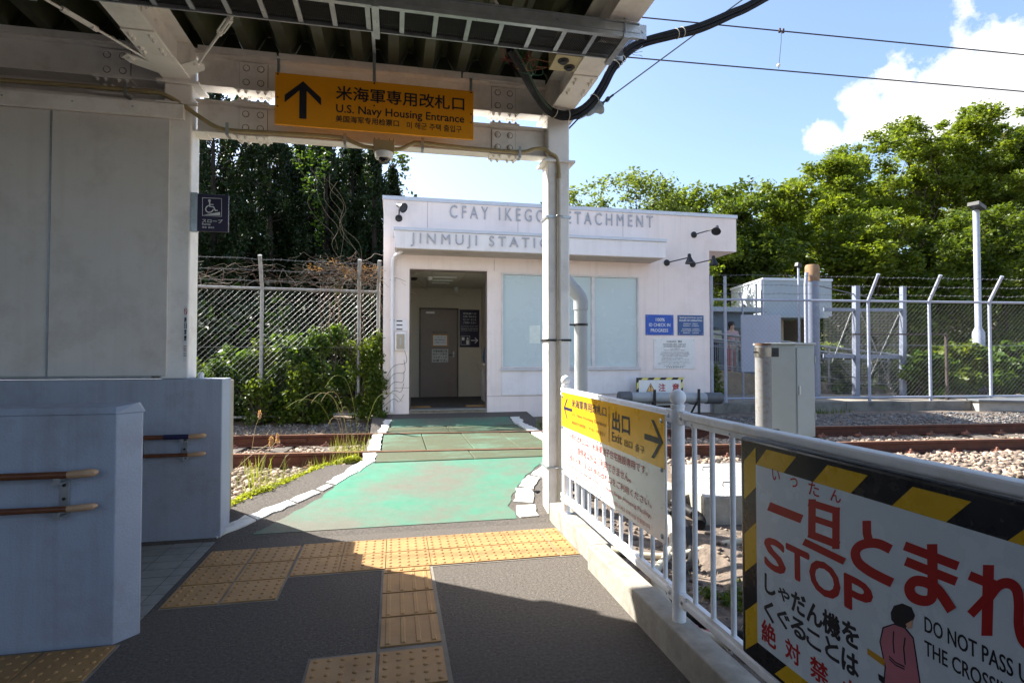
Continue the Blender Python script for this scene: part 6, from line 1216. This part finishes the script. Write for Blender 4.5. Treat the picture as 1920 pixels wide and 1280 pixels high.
shrub(-2.2, 9.95, .3, .35, .25, .6, 1300, .035, lf_mid, 'low shrub at the foot of the left fence', g_, 5)
shrub(-2.15, 10.6, .35, .5, .35, 1.25, 3600, .045, lf_mid, 'dark green shrub between the two bright shrubs of the left fence', g_, 7)
shrub(-2.9, 10.15, .33, .45, .3, .95, 3000, .04, lf_shrub, 'shrub at the foot of the left fence nearest the ramp wall', g_, 8)
shrub(-1.45, 10.0, .33, .5, .25, .85, 3200, .036, lf_mid, 'low dark shrub in front of the left fence, right of the middle post', g_, 9)
shrub(-3.4, 10.9, .35, .6, .4, 1.0, 2600, .045, lf_mid, 'shaded shrub behind the fence next to the ramp wall', g_, 6)
iv = thing('ivy', (-.25, 9.95, .4), 'dark ivy climbing the end post of the left fence by the downspout', 'ivy')
leaves('ivy_leaves', [(-.3 + random.uniform(-.12, .1), 10.02 + random.uniform(-.12, .1), z, .13, .12, .16) for z in np.arange(.5, 1.7, .07)] + [(-.45, 9.9, .42, .3, .15, .12), (-.2, 9.75, .4, .12, .12, .08)], 3000, .032, lf_mid, iv, flatn=1, shell=.5)
for k in range(5): B().tube(spl([(-.2, 9.93, .5 + .1 * k), (-.02, 9.9, .65 + .14 * k), (.08 + .03 * k, 9.93, .6 + .17 * k), (.16, 9.96, .72 + .2 * k)], 5), .004, 4).build('tendril', mat('vine_stem', 0), iv)
dv = thing('dead_vines', (-1.5, 10, 2.6), 'tangle of dead brown vines on the barbed wire of the left fence', 'vine')
b = B(); rv = random.Random(9); b2 = B()
for k in range(230):
    x = rv.uniform(-4.2, -.25) if k < 90 else rv.gauss(-.72, .35); fy = 9.80 + (x + 5.2) * .0806 - .12; z = rv.uniform(2.55, 2.95) if k < 90 else rv.gauss(2.83, .13)
    pts = [Vector((x, fy, z))]; dx = rv.uniform(-.16, .16)
    for i in range(5): pts.append(pts[-1] + Vector((dx + rv.uniform(-.07, .07), rv.uniform(-.04, .04), rv.uniform(-.10, .09) - (.05 if k % 7 == 0 else 0))))
    (b if k % 2 else b2).tube(spl(pts, 3), rv.uniform(.0015, .0034), 3, False)
b.build('vine_tangle', mat('dead_vine', (.15, .095, .065), .9, var=.3), dv); b2.build('vine_tangle', mat('dead_vine_pale', (.26, .225, .18), .9, var=.3), dv)
b = B()
for k in range(16):
    x = rv.gauss(-.8, .35); pts = [Vector((x, 10.1, 2.6))]
    for i in range(7): pts.append(pts[-1] + Vector((rv.uniform(-.06, .06), rv.uniform(-.03, .03), -rv.uniform(.1, .25))))
    b.tube(spl(pts, 3), .004, 3, False)
b.build('hanging_stems', mat('dead_vine', 0), dv)
leaves('dry_leaves', [(rv.gauss(-.72, .3), 10.03, rv.gauss(2.85, .1), .09, .06, .07) for _ in range(22)], 380, .022, leafmat('dry_leaf', (.12, .06, .03), (.3, .18, .1), .3), dv)
# hedge behind the right fence
hg = 'leafy bushes behind the right fence'
def hedge(px, w, Y, topy, lab, n, sd, m=lf_shrub): p = AY(px, topy, Y); shrub(p.x, Y, .34, w, .7, p.z - .5, n, .075, m, lab, hg, sd, 'hedge_bush')
hedge(1588, .75, 13.2, 672, 'bush directly behind the gate leaves', 2800, 20, lf_mid); hedge(1665, .8, 13.4, 650, 'bush behind the right gate leaf', 3000, 21); hedge(1735, .85, 11.8, 655, 'bush behind the second leaning fence post', 5200, 22); hedge(1795, .9, 12.2, 640, 'bush at the foot of the light pole', 6200, 23, lf_bright); hedge(1862, .9, 11.8, 650, 'bush behind the last leaning fence post', 6200, 24); hedge(1930, 1.0, 12.0, 628, 'tallest bush at the right picture edge', 6500, 25)
shrub(7.55, 12.4, .34, .35, .3, .75, 1500, .05, lf_bright, 'small bright bush under the blank white board', None, 31)
hedge(1555, .6, 15.2, 640, 'far bush behind the access ramp', 1800, 32, lf_bright)
# weeds and grass along the left asphalt edge
def blades(name, spots, m, hmin, hmax, w, lean=.35, parent=None):
    b = B()
    for (x, y, z) in spots:
        h = random.uniform(hmin, hmax); a = random.uniform(0, 6.28); l = random.uniform(.1, lean) * h; dx, dy = math.cos(a), math.sin(a); px_, py2 = -dy * w / 2, dx * w / 2; pts = [(0, 0), (.35, .45), (.75, .8), (1.25, 1.0)]
        V = []
        for i, (s, zz) in enumerate(pts): k = 1 - i / 3.2; V += [(x + dx * l * s - px_ * k, y + dy * l * s - py2 * k, z + h * zz), (x + dx * l * s + px_ * k, y + dy * l * s + py2 * k, z + h * zz)]
        b.add(V, [(0, 1, 3, 2), (2, 3, 5, 4), (4, 5, 7, 6)])
    o = b.build(name, m, parent); return stuff(o) if parent is None else o
def edgespots(n):
    out = []
    while len(out) < n:
        y = random.uniform(5.45, 6.62) if random.random() < .85 else random.uniform(5.15, 5.6); e = lf(y); x = e - abs(random.gauss(0, .09)) - .01; x -= .0; out.append((x, y, max(gz(x, y), zt(y) - .14)))
    return out
es = edgespots(130)
stuff(leaves('low_weeds', [(x, y, z + .03, .05, .05, .045) for x, y, z in es if x > -1.45], 11000, .014, leafmat('weed_leaf', (.17, .21, .02), (.34, .36, .05), .5), None, flatn=1, shell=.7))
blades('grass', edgespots(260), lf_grass, .06, .2, .006); blades('dry_grass', [(random.uniform(-2.0, -1.35), random.uniform(5.1, 5.7), gz(-1.6, 5.4)) for _ in range(160)], lf_dry, .04, .14, .005)
blades('grass', [(random.uniform(-1.6, -1.1), random.uniform(5.9, 6.5), .08) for _ in range(60)], lf_grass, .12, .34, .010, .5)
blades('dry_grass', [(random.uniform(-4, -.3), random.uniform(8.6, 9.5), gz(-2, 9.0)) for _ in range(420)], lf_dry, .04, .16, .006, .9)
blades('grass', [(random.uniform(-.75, -.25), RN(-.5) + random.uniform(.1, .9), .13) for _ in range(150)], lf_grass, .06, .3, .007)
tg = thing('tall_grass_clump', (-.45, 7.2, .1), 'tall arching grass stalks growing between the rails at the left edge of the crossing', 'grass')
rt_ = random.Random(12)
for k in range(8):
    x = -.5 + rt_.uniform(-.22, .12); y = 7.1 + rt_.uniform(-.3, .4); h = rt_.uniform(.4, 1.05); a = rt_.choice((-1, 1)) * rt_.uniform(.1, .45)
    B().tube(spl([(x, y, .12), (x + a * .15, y, .12 + h * .5), (x + a * .5, y, .12 + h * .92), (x + a, y, .12 + h), (x + a * 1.4, y, .12 + h * .86)], 5), [.0022] * 20 + [.0015], 4).build('stalk', lf_dry if k % 3 == 0 else lf_grass, tg)
tg2 = thing('reed_plume', (-1.9, 6.5, .1), 'pinkish dry grass plumes standing by the rail near the equipment pillar', 'grass')
for x, y, px, py_ in ((-1.85, 8.0, 487, 780), (-1.7, 6.2, 508, 830), (-1.5, 6.6, 520, 825)):
    p = AY(px, py_, y); B().tube(spl([(x, y, .1), (x * .5 + p.x * .5, y, p.z - .15), (p.x, y, p.z)], 5), .003, 4).build('stalk', lf_dry, tg2); leaves('plume', [(p.x, y, p.z + .02, .02, .02, .05)], 90, .015, leafmat('plume_leaf', (.35, .2, .13), (.5, .33, .22), .3), tg2, vert=1)
# weeds behind the railing and near the right ballast
b1 = [(random.gauss(2.15, .12), random.gauss(3.15, .12)) for _ in range(14)] + [(random.gauss(2.05, .08), random.gauss(2.85, .08)) for _ in range(8)] + [(1.55, 4.2), (1.56, 4.0), (1.6, 3.9), (2.4, 9.3), (2.6, 9.2)]
leaves_o = stuff(leaves('soil_weeds', [(x, y, gz(x, y) + .03, .05, .05, .03) for x, y in b1], 1400, .016, lf_mid, None, flatn=.8))
blades('grass', [(2.45 + random.uniform(-.2, .25), 8.75 + random.uniform(-.15, .2), .2) for _ in range(90)], lf_grass, .08, .28, .006)
blades('dry_grass', [(random.uniform(5.6, 7.2), random.uniform(4.4, 4.8), gz(6.5, 4.6)) for _ in range(130)], lf_dry, .08, .24, .008, .7)
blades('dry_leaf_litter', [(random.uniform(1.5, 3.4), random.uniform(.6, 4.0), gz(2.3, 2.5) + .01) for _ in range(700)], lf_dry, .01, .03, .010, 3)
blades('grass', [(random.gauss(8.1, .25), 9.4 + random.uniform(-.1, .1), gz(8, 9.4)) for _ in range(40)], lf_mid, .05, .16, .02)
for nm in ('ballast',): pass
